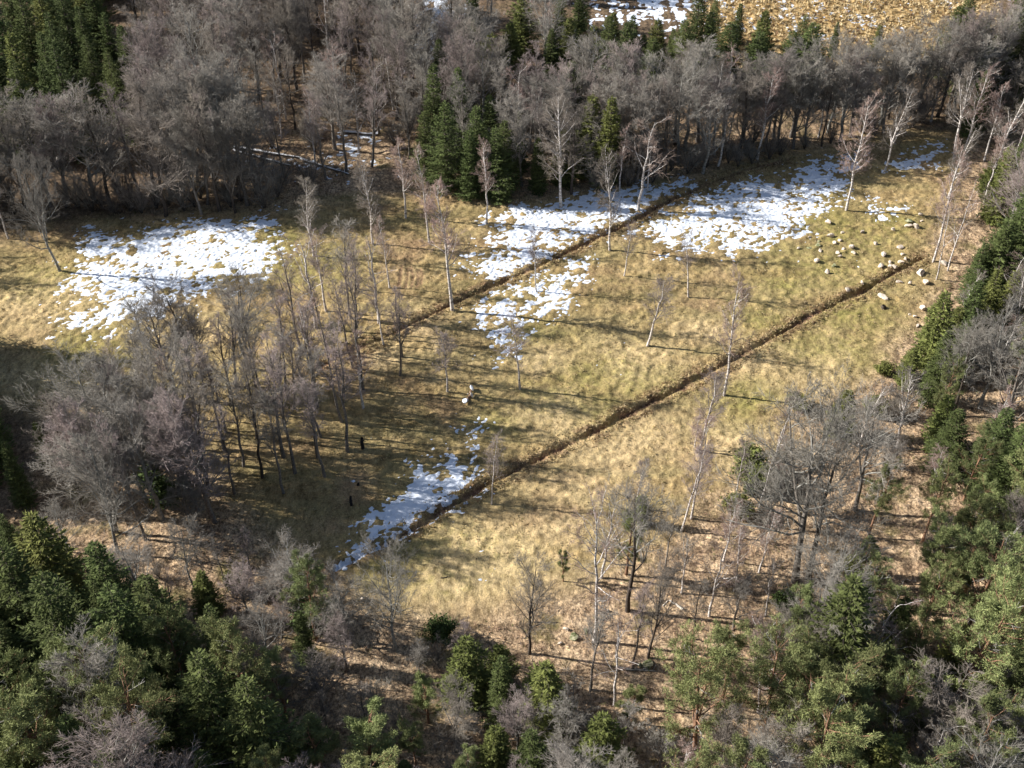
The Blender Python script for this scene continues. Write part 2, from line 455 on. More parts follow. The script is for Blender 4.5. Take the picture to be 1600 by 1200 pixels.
def pine_proto(seed, h=17, crown0=0.42, nl=30, llen=0.26, M=None, puff=0.36, dead=True):
    g = np.random.default_rng(seed)
    ta = Acc(); ca = Acc()
    P, Rr = trunk_line(g, h, 0.24, wob=0.008, lean=0.03, curve=0.03)
    tubes(ta, P, Rr, 7)
    L1, R1 = spawn(g, P, Rr, nl, crown0, 0.99, (0.85, 1.35), llen, 6, up=0.75, wob=0.13, rr=0.5, lfall=0.45)
    R1 = np.maximum(R1, 0.03)
    tubes(ca, L1, R1, 4, 0)
    L2, R2 = spawn(g, L1, R1, 8, 0.3, 1.0, (0.5, 1.0), 0.42, 4, up=0.5, wob=0.16, rr=0.55, lfall=0.5)
    R2 = np.maximum(R2, 0.014)
    tubes(ca, L2, R2, 3, 0)
    n = len(L2); m = 5
    t = 0.35 + 0.65 * g.random((n, m)); u = t * 3; i = np.minimum(u.astype(int), 2); f = (u - i)[..., None]
    idx = np.arange(n)[:, None]
    C = (L2[idx, i] * (1 - f) + L2[idx, i + 1] * f).reshape(-1, 3)
    T = unit(L2[idx, i + 1] - L2[idx, i]).reshape(-1, 3)
    q = 17
    C = np.repeat(C, q, 0); T = np.repeat(T, q, 0)
    D = unit(g.normal(size=C.shape) * 0.8 + T * 0.6 + np.array([[0, 0, 0.45]]))
    C = C + g.normal(size=C.shape) * 0.15
    W = unit(np.cross(D, g.normal(size=C.shape)))
    blades(ca, C, D, W, puff * (0.5 + 0.6 * g.random(len(C))), puff * (0.11 + 0.08 * g.random(len(C))), 1)
    if dead:
        Dd, Rd = spawn(g, P, Rr, 12, crown0 * 0.5, 0.95, (1.0, 1.5), 0.12, 4, up=0.1, wob=0.2, rr=0.3, lfall=0.2)
        tubes(ca, Dd, np.maximum(Rd, 0.025), 3, 2)
        De, Re = spawn(g, Dd, Rd, 4, 0.3, 1, (0.5, 0.9), 0.5, 3, up=0.1, wob=0.2)
        tubes(ca, De, np.maximum(Re, 0.018), 3, 2)
    return ta.mesh('trunk', [M_PINEBARK]), ca.mesh('crown', [M_PINEBARK, M, M_DEAD])

def bush_proto(seed, h=2.2, M=None):
    g = np.random.default_rng(seed); a = Acc(); t = Acc()
    az = g.random(26) * 6.28; sp = 0.15 + 0.85 * g.random(26)
    P = np.zeros((26, 4, 3)); s = np.linspace(0, 1, 4)
    P[:, :, 0] = np.cos(az)[:, None] * s * sp[:, None] * h * 0.55; P[:, :, 1] = np.sin(az)[:, None] * s * sp[:, None] * h * 0.55
    P[:, :, 2] = s[None] ** 0.8 * (h * (1.05 - 0.45 * sp ** 2))[:, None] - 0.1
    tubes(t, P, 0.035 * (1.1 - s)[None, :] * np.ones((26, 1)), 3)
    n = 2600
    i = g.integers(0, 26, n); u = (0.25 + 0.75 * g.random(n)) * 3; k = np.minimum(u.astype(int), 2); f = (u - k)[:, None]
    C = P[i, k] * (1 - f) + P[i, k + 1] * f + g.normal(size=(n, 3)) * h * 0.07
    C[:, 2] = np.abs(C[:, 2])
    D = unit(g.normal(size=(n, 3)) + [0, 0, 0.5]); W = unit(np.cross(D, g.normal(size=(n, 3))))
    blades(a, C, D, W, 0.16 + 0.16 * g.random(n), 0.07 + 0.05 * g.random(n), 0)
    return t.mesh('stems', [M_BARK]), a.mesh('foliage', [M])

# ------------------------------------------------------------------ helpers: objects
def link(name, data, parent=None, label=None, cat=None, group=None, kind=None):
    o = bpy.data.objects.new(name, data); COL.objects.link(o)
    if parent: o.parent = parent
    if label: o['label'] = label
    if cat: o['category'] = cat
    if group: o['group'] = group
    if kind: o['kind'] = kind
    return o

PLACED = []   # x, y, kind, zone, Empty
def place(name, cat, pair, part_names, x, y, h, proto_h, rz=None, wide=1.0, tilt=None, zone='', tone='', sink=0.12):
    s = h / proto_h
    o = bpy.data.objects.new(name, None); o.empty_display_size = 0.5; COL.objects.link(o)
    o.location = (x, y, gz(x, y) - sink)
    o.scale = (s * wide, s * wide, s)
    if tilt is None:
        tilt = (random.gauss(0, 0.022), random.gauss(0, 0.022))
    o.rotation_euler = (tilt[0], tilt[1], random.uniform(0, 6.283) if rz is None else rz)
    for pn, me in zip(part_names, pair):
        c = bpy.data.objects.new(pn, me); COL.objects.link(c); c.parent = o
    o['category'] = cat
    PLACED.append(dict(x=x, y=y, name=name, cat=cat, o=o, zone=zone, tone=tone, h=h))
    return o

# ------------------------------------------------------------------ ground sheet
def spaced(lo, hi, step, far):
    core = np.arange(lo, hi + 1e-6, step)
    a = [hi]; d = step
    while a[-1] < far:
        d = min(d * 1.13, 160); a.append(a[-1] + d)
    b = [lo]; d = step
    while b[-1] > -far:
        d = min(d * 1.13, 160); b.append(b[-1] - d)
    return np.concatenate([np.array(b[1:])[::-1], core, np.array(a[1:])])

def grid_mesh(xs, ys, zf, keep=None):
    X, Y = np.meshgrid(xs, ys)
    nx, ny = len(xs), len(ys)
    Z = zf(X, Y)
    V = np.stack([X, Y, Z], -1).reshape(-1, 3)
    i = (np.arange(ny - 1)[:, None] * nx + np.arange(nx - 1)[None, :])
    f = np.stack([i, i + 1, i + nx + 1, i + nx], -1)
    if keep is not None:
        f = f[keep]
        used = np.unique(f)
        mp = np.zeros(len(V), int); mp[used] = np.arange(len(used))
        V = V[used]; f = mp[f]
    return V, f.reshape(-1, 4), X, Y

xs = spaced(-80, 86, 0.25, 3200)
ys = spaced(97, 208, 0.25, 3600)
store = {}
def zg_grid(X, Y):
    z, dist, tus = zground(X, Y, True)
    store['dist'] = dist; store['tus'] = tus
    fade = sstep(420, 300, np.hypot(X, Y))
    return z * fade + (1 - fade) * zbase(X, Y)
V, F, GX, GY = grid_mesh(xs, ys, zg_grid)
a = Acc(); a.add(V, F, 0, True)

def ground_masks(X, Y):
    edge = sdist(X, Y, MEADOW) + 7 * (fbm(X, Y, 9, 80) - 0.5)
    litter = 1 - sstep(-3.5, 4.0, edge)
    green = np.zeros_like(X); pale = np.zeros_like(X)
    for gx, gy, r in GREENW:
        green = np.maximum(green, np.exp(-(((X - gx) / r) ** 2 + ((Y - gy) / (r * 0.8)) ** 2)))
    for gx, gy, r in PALEW:
        pale = np.maximum(pale, np.exp(-(((X - gx) / r) ** 2 + ((Y - gy) / (r * 0.8)) ** 2)))
    green = np.clip(green * 1.0 + 0.9 * (fbm(X, Y, 11, 84) - 0.5), 0, 1)
    pale = np.clip(pale * 1.1 + 0.8 * (fbm(X, Y, 8, 88) - 0.55), 0, 1)
    dist = store['dist']
    soil = np.exp(-(dist / 0.48) ** 4) * (0.15 + 0.85 * sstep(0.3, 0.6, fbm(X, Y, 2.2, 98)))
    soil = np.maximum(soil, 0.65 * np.exp(-(np.maximum(dist - 0.8, 0) / 1.1) ** 2) * sstep(0.45, 0.62, fbm(X, Y, 1.6, 92)))
    for r in GROOVES:
        soil = np.maximum(soil, 0.8 * np.exp(-(seg_dist(X, Y, r) / 0.28) ** 2))  # these lines share the dark colour of the ditches
    return np.stack([litter, green, soil, pale], -1)

me = a.mesh('ground', [])
masks = ground_masks(GX, GY)
att = me.attributes.new('cover', 'FLOAT_COLOR', 'POINT')
att.data.foreach_set('color', masks.reshape(-1).astype(np.float32))
reed = sstep(-3, 3, sdist(GX, GY, REEDS) + 5 * (fbm(GX, GY, 8, 95) - 0.5))
shade_mask = sstep(190, 225, GY + 6 * (fbm(GX, GY, 10, 97) - 0.5)) + sstep(-55, -68, GX) * sstep(90, 100, GY)  # deep shade of the far and left woods, painted into the floor colour
att = me.attributes.new('wood_shade', 'FLOAT', 'POINT'); att.data.foreach_set('value', (0.85 * np.clip(shade_mask, 0, 1)).reshape(-1).astype(np.float32))
att = me.attributes.new('reed', 'FLOAT', 'POINT'); att.data.foreach_set('value', reed.reshape(-1).astype(np.float32))
att = me.attributes.new('relief', 'FLOAT', 'POINT'); att.data.foreach_set('value', np.clip(store['tus'] / 0.3, 0, 1).reshape(-1).astype(np.float32))

def ground_mat():
    m = bpy.data.materials.new('turf_and_litter'); m.use_nodes = True
    nt = m.node_tree; N = nt.nodes; L = nt.links; b = N['Principled BSDF']
    b.inputs['Roughness'].default_value = 0.95; b.inputs['Specular IOR Level'].default_value = 0.1
    tc = N.new('ShaderNodeTexCoord')
    def noise(s, d=4, rgh=0.6, sc=(1, 1, 1), rot=0.0):
        mp = N.new('ShaderNodeMapping'); mp.inputs['Scale'].default_value = sc; mp.inputs['Rotation'].default_value = (0, 0, rot)
        L.new(tc.outputs['Object'], mp.inputs['Vector'])
        n = N.new('ShaderNodeTexNoise'); n.inputs['Scale'].default_value = s; n.inputs['Detail'].default_value = d; n.inputs['Roughness'].default_value = rgh
        L.new(mp.outputs[0], n.inputs['Vector']); return n.outputs['Fac']
    def ramp(src, pts):
        r = N.new('ShaderNodeValToRGB'); e = r.color_ramp.elements
        while len(e) < len(pts): e.new(0.5)
        for k, (p, c) in enumerate(pts):
            e[k].position = p; e[k].color = (*c, 1)
        L.new(src, r.inputs['Fac']); return r.outputs[0]
    def mix(f, a_, b_, mode='MIX'):
        x = N.new('ShaderNodeMix'); x.data_type = 'RGBA'; x.blend_type = mode
        if isinstance(f, float): x.inputs[0].default_value = f
        else: L.new(f, x.inputs[0])
        L.new(a_, x.inputs[6])
        if isinstance(b_, tuple): x.inputs[7].default_value = (*b_, 1)
        else: L.new(b_, x.inputs[7])
        return x.outputs[2]
    def math_(op, a_, b_):
        x = N.new('ShaderNodeMath'); x.operation = op; x.use_clamp = True
        for k, v in enumerate((a_, b_)):
            if isinstance(v, (int, float)): x.inputs[k].default_value = v
            else: L.new(v, x.inputs[k])
        return x.outputs[0]
    at_ = N.new('ShaderNodeAttribute'); at_.attribute_name = 'cover'
    sep = N.new('ShaderNodeSeparateColor'); L.new(at_.outputs['Color'], sep.inputs[0])
    litter, green, soil, pale = sep.outputs[0], sep.outputs[1], sep.outputs[2], at_.outputs['Alpha']
    big = noise(0.22, 5, 0.65)
    tuft = noise(1.5, 4, 0.75, (1, 0.55, 1), 0.6)
    fine = noise(5.0, 3, 0.8)
    meadow = ramp(big, [(0.34, (0.205, 0.150, 0.075)), (0.48, (0.345, 0.255, 0.125)), (0.64, (0.455, 0.345, 0.185))])
    band = noise(0.16, 4, 0.6, (0.35, 1.6, 1), -0.62)
    meadow = mix(ramp(band, [(0.42, (0, 0, 0)), (0.6, (0.75, 0.75, 0.75))]), meadow, (0.285, 0.235, 0.115))
    patch = noise(0.075, 4, 0.6)
    meadow = mix(ramp(patch, [(0.52, (0, 0, 0)), (0.66, (0.7, 0.7, 0.7))]), meadow, (0.31, 0.205, 0.125))
    g = math_('MULTIPLY', green, ramp(noise(0.7, 4), [(0.32, (0.25, 0.25, 0.25)), (0.62, (1, 1, 1))]))
    meadow = mix(g, meadow, (0.27, 0.24, 0.085))
    p = math_('MULTIPLY', pale, ramp(noise(0.9, 4), [(0.3, (0.2, 0.2, 0.2)), (0.6, (1, 1, 1))]))
    meadow = mix(math_('MULTIPLY', p, 0.85), meadow, (0.60, 0.465, 0.265))
    lit = ramp(noise(0.35, 5, 0.7), [(0.3, (0.20, 0.140, 0.098)), (0.5, (0.39, 0.29, 0.195)), (0.66, (0.54, 0.42, 0.295))])
    lit = mix(1.0, lit, ramp(noise(3.2, 4, 0.85, (1, 0.7, 1), 0.3), [(0.40, (0.42, 0.38, 0.36)), (0.5, (0.95, 0.95, 0.95)), (0.58, (1.55, 1.5, 1.42))]), 'MULTIPLY')
    lit = mix(math_('MULTIPLY', ramp(noise(0.16, 3), [(0.55, (0, 0, 0)), (0.66, (1, 1, 1))]), 0.6), lit, (0.14, 0.13, 0.045))
    wood_shade = N.new('ShaderNodeAttribute'); wood_shade.attribute_name = 'wood_shade'
    lit = mix(wood_shade.outputs['Fac'], lit, ramp(noise(1.2, 4), [(0.35, (0.06, 0.045, 0.032)), (0.62, (0.17, 0.12, 0.08))]))  # litter darkened by the painted forest shade
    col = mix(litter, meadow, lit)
    rd = N.new('ShaderNodeAttribute'); rd.attribute_name = 'reed'
    col = mix(rd.outputs['Fac'], col, ramp(noise(0.8, 4), [(0.35, (0.30, 0.19, 0.08)), (0.6, (0.55, 0.40, 0.20))]))
    col = mix(soil, col, ramp(noise(2.0, 4), [(0.38, (0.085, 0.050, 0.036)), (0.62, (0.30, 0.185, 0.125))]))
    col = mix(1.0, col, ramp(tuft, [(0.34, (0.55, 0.53, 0.49)), (0.5, (0.95, 0.95, 0.95)), (0.64, (1.32, 1.28, 1.2))]), 'MULTIPLY')
    col = mix(1.0, col, ramp(fine, [(0.32, (0.66, 0.64, 0.6)), (0.66, (1.3, 1.28, 1.24))]), 'MULTIPLY')
    L.new(col, b.inputs['Base Color'])
    bp = N.new('ShaderNodeBump'); bp.inputs['Strength'].default_value = 0.9; bp.inputs['Distance'].default_value = 0.22
    ad = math_('ADD', math_('MULTIPLY', tuft, 0.6), math_('MULTIPLY', fine, 0.4))
    L.new(ad, bp.inputs['Height']); L.new(bp.outputs[0], b.inputs['Normal'])
    return m
M_GROUND = ground_mat()
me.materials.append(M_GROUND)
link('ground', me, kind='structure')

# ------------------------------------------------------------------ snow lying between the tussocks
snow_text = [
    ('broad patch of snow on the meadow at the left edge of the photo', 'snow'),
    ('snow patch above the upper ditch in the middle of the meadow', 'snow'),
    ('thin patchy snow just below the upper ditch', 'snow'),
    ('widest snow patch, by the dark wood edge on the right', 'snow'),
    ('small thin snow patch beside the boulders', 'snow'),
    ('thin snow around the birches at the upper right end of the meadow', 'snow'),
    ('narrow slanting snow patch above the near ditch', 'snow'),
    ('few flecks of snow above the slanting snow patch', 'snow'),
    ('thin snow among trees in the small far clearing', 'snow'),
    ('blue shaded snow between trees at the top of the photo', 'snow'),
    ('patchy snow over the golden reed field', 'snow'),
    ('snow on the left part of the reed field at the top', 'snow')]
for k, (poly, soft, full) in enumerate(SNOW):
    lo = poly.min(0) - soft - 1; hi = poly.max(0) + soft + 1
    st = 0.14 if k < 8 else 0.38
    X, Y = np.meshgrid(np.arange(lo[0], hi[0], st), np.arange(lo[1], hi[1], st))
    sdv = sdist(X, Y, poly) + 5.0 * (fbm(X, Y, 4.5, 120 + 4 * k) - 0.42)
    fs = 1.0 if k < 8 else 1.9
    fine = 0.42 * vnoise(X * 0.8 + Y * 0.5, Y * 0.9 - X * 0.5, 0.30 * fs, 180) + 0.38 * vnoise(X - 0.3 * Y, Y, 0.46 * fs, 181) + 0.2 * vnoise(X, Y, 1.3 * fs, 182) - 0.5
    lev = -0.10 + (0.10 + 0.02 + 0.42 * full) * sstep(-soft * 1.6, soft * 1.6, sdv) + 0.06 * (fbm(X, Y, 2.6, 170) - 0.5) + 0.34 * fine * (1.15 - 0.3 * sstep(0, soft * 2.6, sdv) * (full > 0.5))
    zb = zbase(X, Y); dd, dist = ditch_depth(X, Y)
    if k == 6:
        lev = lev - 0.15 * np.exp(-(dist / 0.6) ** 4)
    elif k < 4:
        lev = lev - 0.14 * np.exp(-(dist / 0.8) ** 4)
    zs_ = zb - dd + lev
    zgd = zground(X, Y)
    ok = zs_ > zgd - 0.03
    keep = ok[:-1, :-1] | ok[1:, :-1] | ok[:-1, 1:] | ok[1:, 1:]
    V, F, _, _ = grid_mesh(np.arange(lo[0], hi[0], st), np.arange(lo[1], hi[1], st), lambda A, B: zs_, keep)
    if len(F) == 0:
        continue
    acc = Acc(); acc.add(V, F, 0, True)
    link('snow_patch', acc.mesh('snow_patch', [M_SNOW]), label=snow_text[k][0], cat='snow', kind='stuff')
# snow lying in the lower end of the near ditch
acc = Acc()
dl = DITCH_NEAR[:4]
for q in range(60):
    t = random.random() ** 1.2 * 2.99; i = int(t); f = t - i
    c = dl[i] * (1 - f) + dl[i + 1] * f
    x = c[0] + random.gauss(0, 0.32); y = c[1] + random.gauss(0, 0.32)
    r = random.uniform(0.12, 0.38)
    an = np.arange(7) * 6.283 / 7; rr = r * (0.6 + 0.7 * rng.random(7))
    vx = x + np.cos(an) * rr * 1.3; vy = y + np.sin(an) * rr
    z0 = zground(vx, vy)
    V = np.vstack([np.stack([vx, vy, z0 - 0.05], -1), np.stack([x + (vx - x) * 0.6, y + (vy - y) * 0.6, z0 + 0.09], -1), [[x, y, gz(x, y) + 0.12]]])
    F = [[j, (j + 1) % 7, 7 + (j + 1) % 7, 7 + j] for j in range(7)]
    acc.add(V, F); acc.f[-1] = (acc.f[-1][0], 0, True)
    n0 = acc.n - len(V)
    acc.f.append((np.array([[7 + j, 7 + (j + 1) % 7, 14] for j in range(7)]) + n0, 0, True))
link('snow_patch', acc.mesh('ditch_snow', [M_SNOW]), label='clumps of snow lying in the lower end of the near ditch', cat='snow', kind='stuff')

# ------------------------------------------------------------------ dead grass and rushes of the meadow
def gmat(name, c): return mat(name, c, var=0.3, scale=0.8, rough=0.95, transl=0.15)
M_STRAW = [gmat('straw', (0.48, 0.37, 0.20)), gmat('straw_pale', (0.58, 0.46, 0.27)), gmat('straw_olive', (0.27, 0.245, 0.09)), gmat('straw_brown', (0.25, 0.155, 0.085))]
def tufts(n, xr, yr, accept, hgt, wd, mats_p, name, label, mats=M_STRAW):
    g = np.random.default_rng(hash(name) % 1000 if False else len(name) * 31 + n)
    x = g.uniform(*xr, n); y = g.uniform(*yr, n)
    k = accept(x, y, g); x = x[k]; y = y[k]
    z = zground(x, y)
    q = 3
    C = np.repeat(np.stack([x, y, z - 0.03], -1), q, 0) + g.normal(size=(len(x) * q, 3)) * [0.07, 0.07, 0.0]
    D = unit(g.normal(size=C.shape) * [0.75, 0.75, 0.2] + [0.12, -0.2, 0.7]); W = unit(np.cross(D, g.normal(size=C.shape)))
    ln = hgt * (0.6 + 0.8 * g.random(len(C))); w = wd * (0.6 + 0.8 * g.random(len(C)))
    mi = g.choice(len(mats), len(x), p=mats_p).repeat(q)
    acc = Acc()
    for m_ in range(len(mats)):
        s = mi == m_
        if s.any(): blades(acc, C[s], D[s], W[s], ln[s], w[s], m_)
    o = link(name, acc.mesh(name, mats), label=label, cat='grass', kind='stuff')
    return o
def acc_meadow(x, y, g):
    return (sdist(x, y, MEADOW) > -2) & (fbm(x, y, 3.0, 210) + 0.25 * g.random(len(x)) > 0.53)
tufts(46000, (-80, 86), (97, 208), acc_meadow, 0.26, 0.09, [0.5, 0.22, 0.2, 0.08], 'grass', 'tan dead tussock grass covering the open meadow')
def acc_ditch(x, y, g):
    _, d = ditch_depth(x, y); return (d > 0.2 + 0.4 * g.random(len(x))) & (d < 1.3 + g.random(len(x)))
tufts(160000, (-40, 75), (100, 208), acc_ditch, 0.30, 0.10, [0.45, 0.2, 0.05, 0.3], 'ditch_grass', 'taller brown grass hanging over both ditch banks')
def acc_reed(x, y, g): return sdist(x, y, REEDS) > -2
tufts(26000, (0, 130), (225, 345), acc_reed, 0.9, 0.30, [0.5, 0.4, 0.0, 0.1], 'reeds', 'golden dead reeds in the field at the top right')
# twiggy litter and brambles on the woodland floor
def acc_wood(x, y, g):
    return (sdist(x, y, MEADOW) < -1) & (fbm(x, y, 6.0, 220) + 0.3 * g.random(len(x)) > 0.58)
M_BRUSH = [gmat('bramble_grey', (0.20, 0.165, 0.14)), gmat('bramble_brown', (0.23, 0.14, 0.10)), gmat('fern_straw', (0.42, 0.28, 0.17)), gmat('moss_green', (0.12, 0.14, 0.04))]
tufts(92000, (-75, 100), (60, 235), acc_wood, 0.55, 0.06, [0.4, 0.3, 0.2, 0.1], 'undergrowth', 'brown and grey brambles and dead ferns under the trees', M_BRUSH)

# ------------------------------------------------------------------ tree kinds
G3 = dict(grey=(M_BARK, M_BARK, M_TWIG_G), brown=(M_BARKDK, M_BARK, M_TWIG_B), mauve=(M_BARK, M_LICHEN, M_TWIG_M), pale=(M_LICHEN, M_LICHEN, M_TWIG_G))
BARE = [('grey', bare_proto(11, crown0=0.21, nl=32, llen=0.37, ang=(0.45, 1.0), up=0.8, m4=5, mats=G3['grey'])),
        ('brown', bare_proto(12, crown0=0.20, nl=26, llen=0.40, ang=(0.5, 1.1), up=0.7, m4=5, mats=G3['brown'])),
        ('mauve', bare_proto(13, crown0=0.24, nl=32, llen=0.37, ang=(0.4, 0.9), up=1.0, m4=5, mats=G3['mauve'])),
        ('pale', bare_proto(14, crown0=0.21, nl=24, llen=0.44, ang=(0.6, 1.2), up=0.7, wob=0.18, m4=5, mats=G3['pale'], forks=1, m2=7)),
        ('grey', bare_proto(15, crown0=0.17, nl=22, llen=0.37, ang=(0.5, 1.0), up=0.8, forks=2, m2=6, m3=6, m4=5, mats=G3['grey'])),
        ('brown', bare_proto(16, crown0=0.28, nl=26, llen=0.37, ang=(0.4, 1.0), up=0.9, m4=5, mats=G3['brown'], lean=0.06)),
        ('pale', bare_proto(17, crown0=0.15, nl=22, llen=0.49, ang=(0.6, 1.15), up=0.6, wob=0.2, m4=5, mats=G3['pale'], m2=8))]
SLIM = [('grey', bare_proto(31, h=16, r=0.13, crown0=0.40, nl=22, llen=0.26, ang=(0.3, 0.8), up=0.9, m2=6, m3=5, m4=5, tw=0.012, mats=G3['grey'])),
        ('mauve', bare_proto(32, h=16, r=0.13, crown0=0.42, nl=24, llen=0.23, ang=(0.3, 0.8), up=0.9, m2=6, m3=5, m4=5, tw=0.012, mats=(M_BARK, M_BARK, M_TWIG_M), lean=0.03)),
        ('brown', bare_proto(33, h=16, r=0.12, crown0=0.35, nl=22, llen=0.29, ang=(0.3, 0.9), up=0.8, m2=6, m3=5, m4=5, tw=0.012, mats=G3['brown'])),
        ('mauve', bare_proto(34, h=16, r=0.14, crown0=0.38, nl=16, llen=0.26, ang=(0.3, 0.8), up=0.9, forks=1, m2=6, m3=5, m4=5, tw=0.012, mats=(M_BARK, M_BARK, M_TWIG_M)))]
def shrub_proto(seed, tone, h=6.0):
    g = np.random.default_rng(seed); ta = Acc(); ca = Acc()
    n = 7; K = 6; t = np.linspace(0, 1, K); az = g.random(n) * 6.28; sp = 0.1 + 0.45 * g.random(n)
    P = np.zeros((n, K, 3)); hh = h * (0.65 + 0.4 * g.random(n))
    P[:, :, 0] = np.cos(az)[:, None] * (sp * hh)[:, None] * t + g.normal(size=(n, K)) * 0.05
    P[:, :, 1] = np.sin(az)[:, None] * (sp * hh)[:, None] * t + g.normal(size=(n, K)) * 0.05
    P[:, :, 2] = hh[:, None] * t ** 0.9 - 0.15
    Rr = 0.07 * (1.05 - t)[None] * np.ones((n, 1)) + 0.01
    tubes(ta, P, Rr, 5)
    L2, R2 = spawn(g, P, Rr, 14, 0.1, 1.0, (0.4, 1.0), 0.34, 4, up=0.5, wob=0.16, lfall=0.5); R2 = np.maximum(R2, 0.014); tubes(ca, L2, R2, 3)
    L3, R3 = spawn(g, L2, R2, 7, 0.1, 1.0, (0.4, 0.9), 0.55, 3, up=0.2, wob=0.2, lfall=0.4); R3 = np.maximum(R3, 0.011); tubes(ca, L3, R3, 3)
    L4, R4 = spawn(g, L3, R3, 4, 0.1, 1.0, (0.4, 0.9), 0.8, 2, up=0.2, wob=0.1, rr=1, lfall=0.3); spikes(ca, L4[:, 0], L4[:, 1], 0.009)
    return ta.mesh('stems', [M_BARKDK]), ca.mesh('crown', [dict(grey=M_TWIG_G, brown=M_TWIG_B)[tone]])
SHRUB = [('grey', shrub_proto(41, 'grey')), ('brown', shrub_proto(42, 'brown')), ('brown', shrub_proto(43, 'brown'))]
BM = (M_BIRCH, M_BIRCH, M_TWIG_R)
BIRCH = [('reddish', bare_proto(51, h=17, r=0.17, crown0=0.30, nl=30, llen=0.24, ang=(0.5, 1.1), up=0.75, m2=7, m3=6, m4=5, tw=0.013, mats=BM, droop=0.15)),
         ('reddish', bare_proto(52, h=17, r=0.16, crown0=0.36, nl=28, llen=0.23, ang=(0.5, 1.0), up=0.8, m2=7, m3=6, m4=5, tw=0.013, mats=BM, droop=0.15)),
         ('greyish', bare_proto(53, h=17, r=0.17, crown0=0.25, nl=30, llen=0.26, ang=(0.6, 1.2), up=0.6, m2=7, m3=6, m4=5, tw=0.013, mats=(M_BIRCH, M_BIRCH, M_TWIG_B), droop=0.2)),
         ('forked', bare_proto(54, h=17, r=0.18, crown0=0.35, nl=22, llen=0.24, ang=(0.5, 1.1), up=0.7, m2=7, m3=6, m4=5, tw=0.013, mats=(M_BIRCH, M_BIRCH, M_TWIG_B), forks=1, droop=0.15)),
         ('sparse', bare_proto(55, h=17, r=0.17, crown0=0.30, nl=13, llen=0.31, ang=(0.6, 1.2), up=0.5, m2=6, m3=5, m4=3, tw=0.013, mats=BM, droop=0.2, wob=0.18)),
         ('faint', bare_proto(56, h=17, r=0.15, crown0=0.36, nl=28, llen=0.25, ang=(0.4, 1.0), up=0.8, m2=6, m3=5, m4=6, tw=0.010, mats=(M_BIRCH, M_BARK, M_TWIG_M), droop=0.1))]
OAK = [('gnarled', bare_proto(71, h=15, r=0.27, crown0=0.32, nl=16, llen=0.52, ang=(0.7, 1.35), up=0.7, m2=9, m3=7, m4=5, tw=0.018, wob=0.26, mats=(M_BARK, M_LICHEN, M_TWIG_G), fall=0.5, forks=1, l2=0.5)),
       ('gnarled', bare_proto(72, h=15, r=0.25, crown0=0.35, nl=18, llen=0.50, ang=(0.6, 1.3), up=0.8, m2=9, m3=7, m4=5, tw=0.018, wob=0.24, mats=(M_BARKDK, M_LICHEN, M_TWIG_G), fall=0.5, l2=0.5))]
SPRUCE = [('dark', spruce_proto(91, h=18, rad=3.3, M=M_SPRUCE)), ('dark', spruce_proto(92, h=18, rad=2.8, M=M_SPRUCE)), ('dark', spruce_proto(93, h=18, rad=3.8, M=M_SPRUCE)),
          ('lighter', spruce_proto(94, h=12, rad=2.6, M=M_SPRUCE2)), ('lighter', spruce_proto(95, h=12, rad=2.1, M=M_SPRUCE2))]
PINE = [('broad', pine_proto(111, M=M_PINE, llen=0.30)), ('broad', pine_proto(112, M=M_PINE, crown0=0.35, llen=0.27)), ('slender', pine_proto(113, M=M_PINE, crown0=0.45, nl=24, llen=0.21)),
        ('broad', pine_proto(114, M=M_PINE, crown0=0.30, nl=34, llen=0.32)), ('slender', pine_proto(115, h=12, M=M_PINE, crown0=0.2, nl=26, llen=0.24, dead=False))]
BUSH = [bush_proto(131, M=M_SPRUCE2), bush_proto(132, M=M_IVY)]
KIND = {'shrub': ('bare_shrub', 'shrub', SHRUB, 6), 'bare': ('bare_tree', 'tree', BARE, 16), 'slim': ('slender_tree', 'tree', SLIM, 16), 'birch': ('birch_tree', 'birch', BIRCH, 17),
        'oak': ('oak_tree', 'oak', OAK, 15), 'spruce': ('spruce_tree', 'spruce', SPRUCE, 18), 'pine': ('pine_tree', 'pine', PINE, 17)}
PH = {id(BARE): 16}
def proto_height(kind, i):
    if kind == 'spruce': return 18 if i < 3 else 12
    if kind == 'pine': return 17 if i < 4 else 12
    return KIND[kind][3]

def tree(kind, i, x, y, h, zone, rz=None, wide=1.0, tilt=None):
    name, cat, lst, ph = KIND[kind]
    tone, pair = lst[i % len(lst)]
    return place(name, cat, pair, ('stems' if kind == 'shrub' else 'trunk', 'crown'), x, y, h, proto_height(kind, i % len(lst)), rz, wide, tilt, zone, tone)

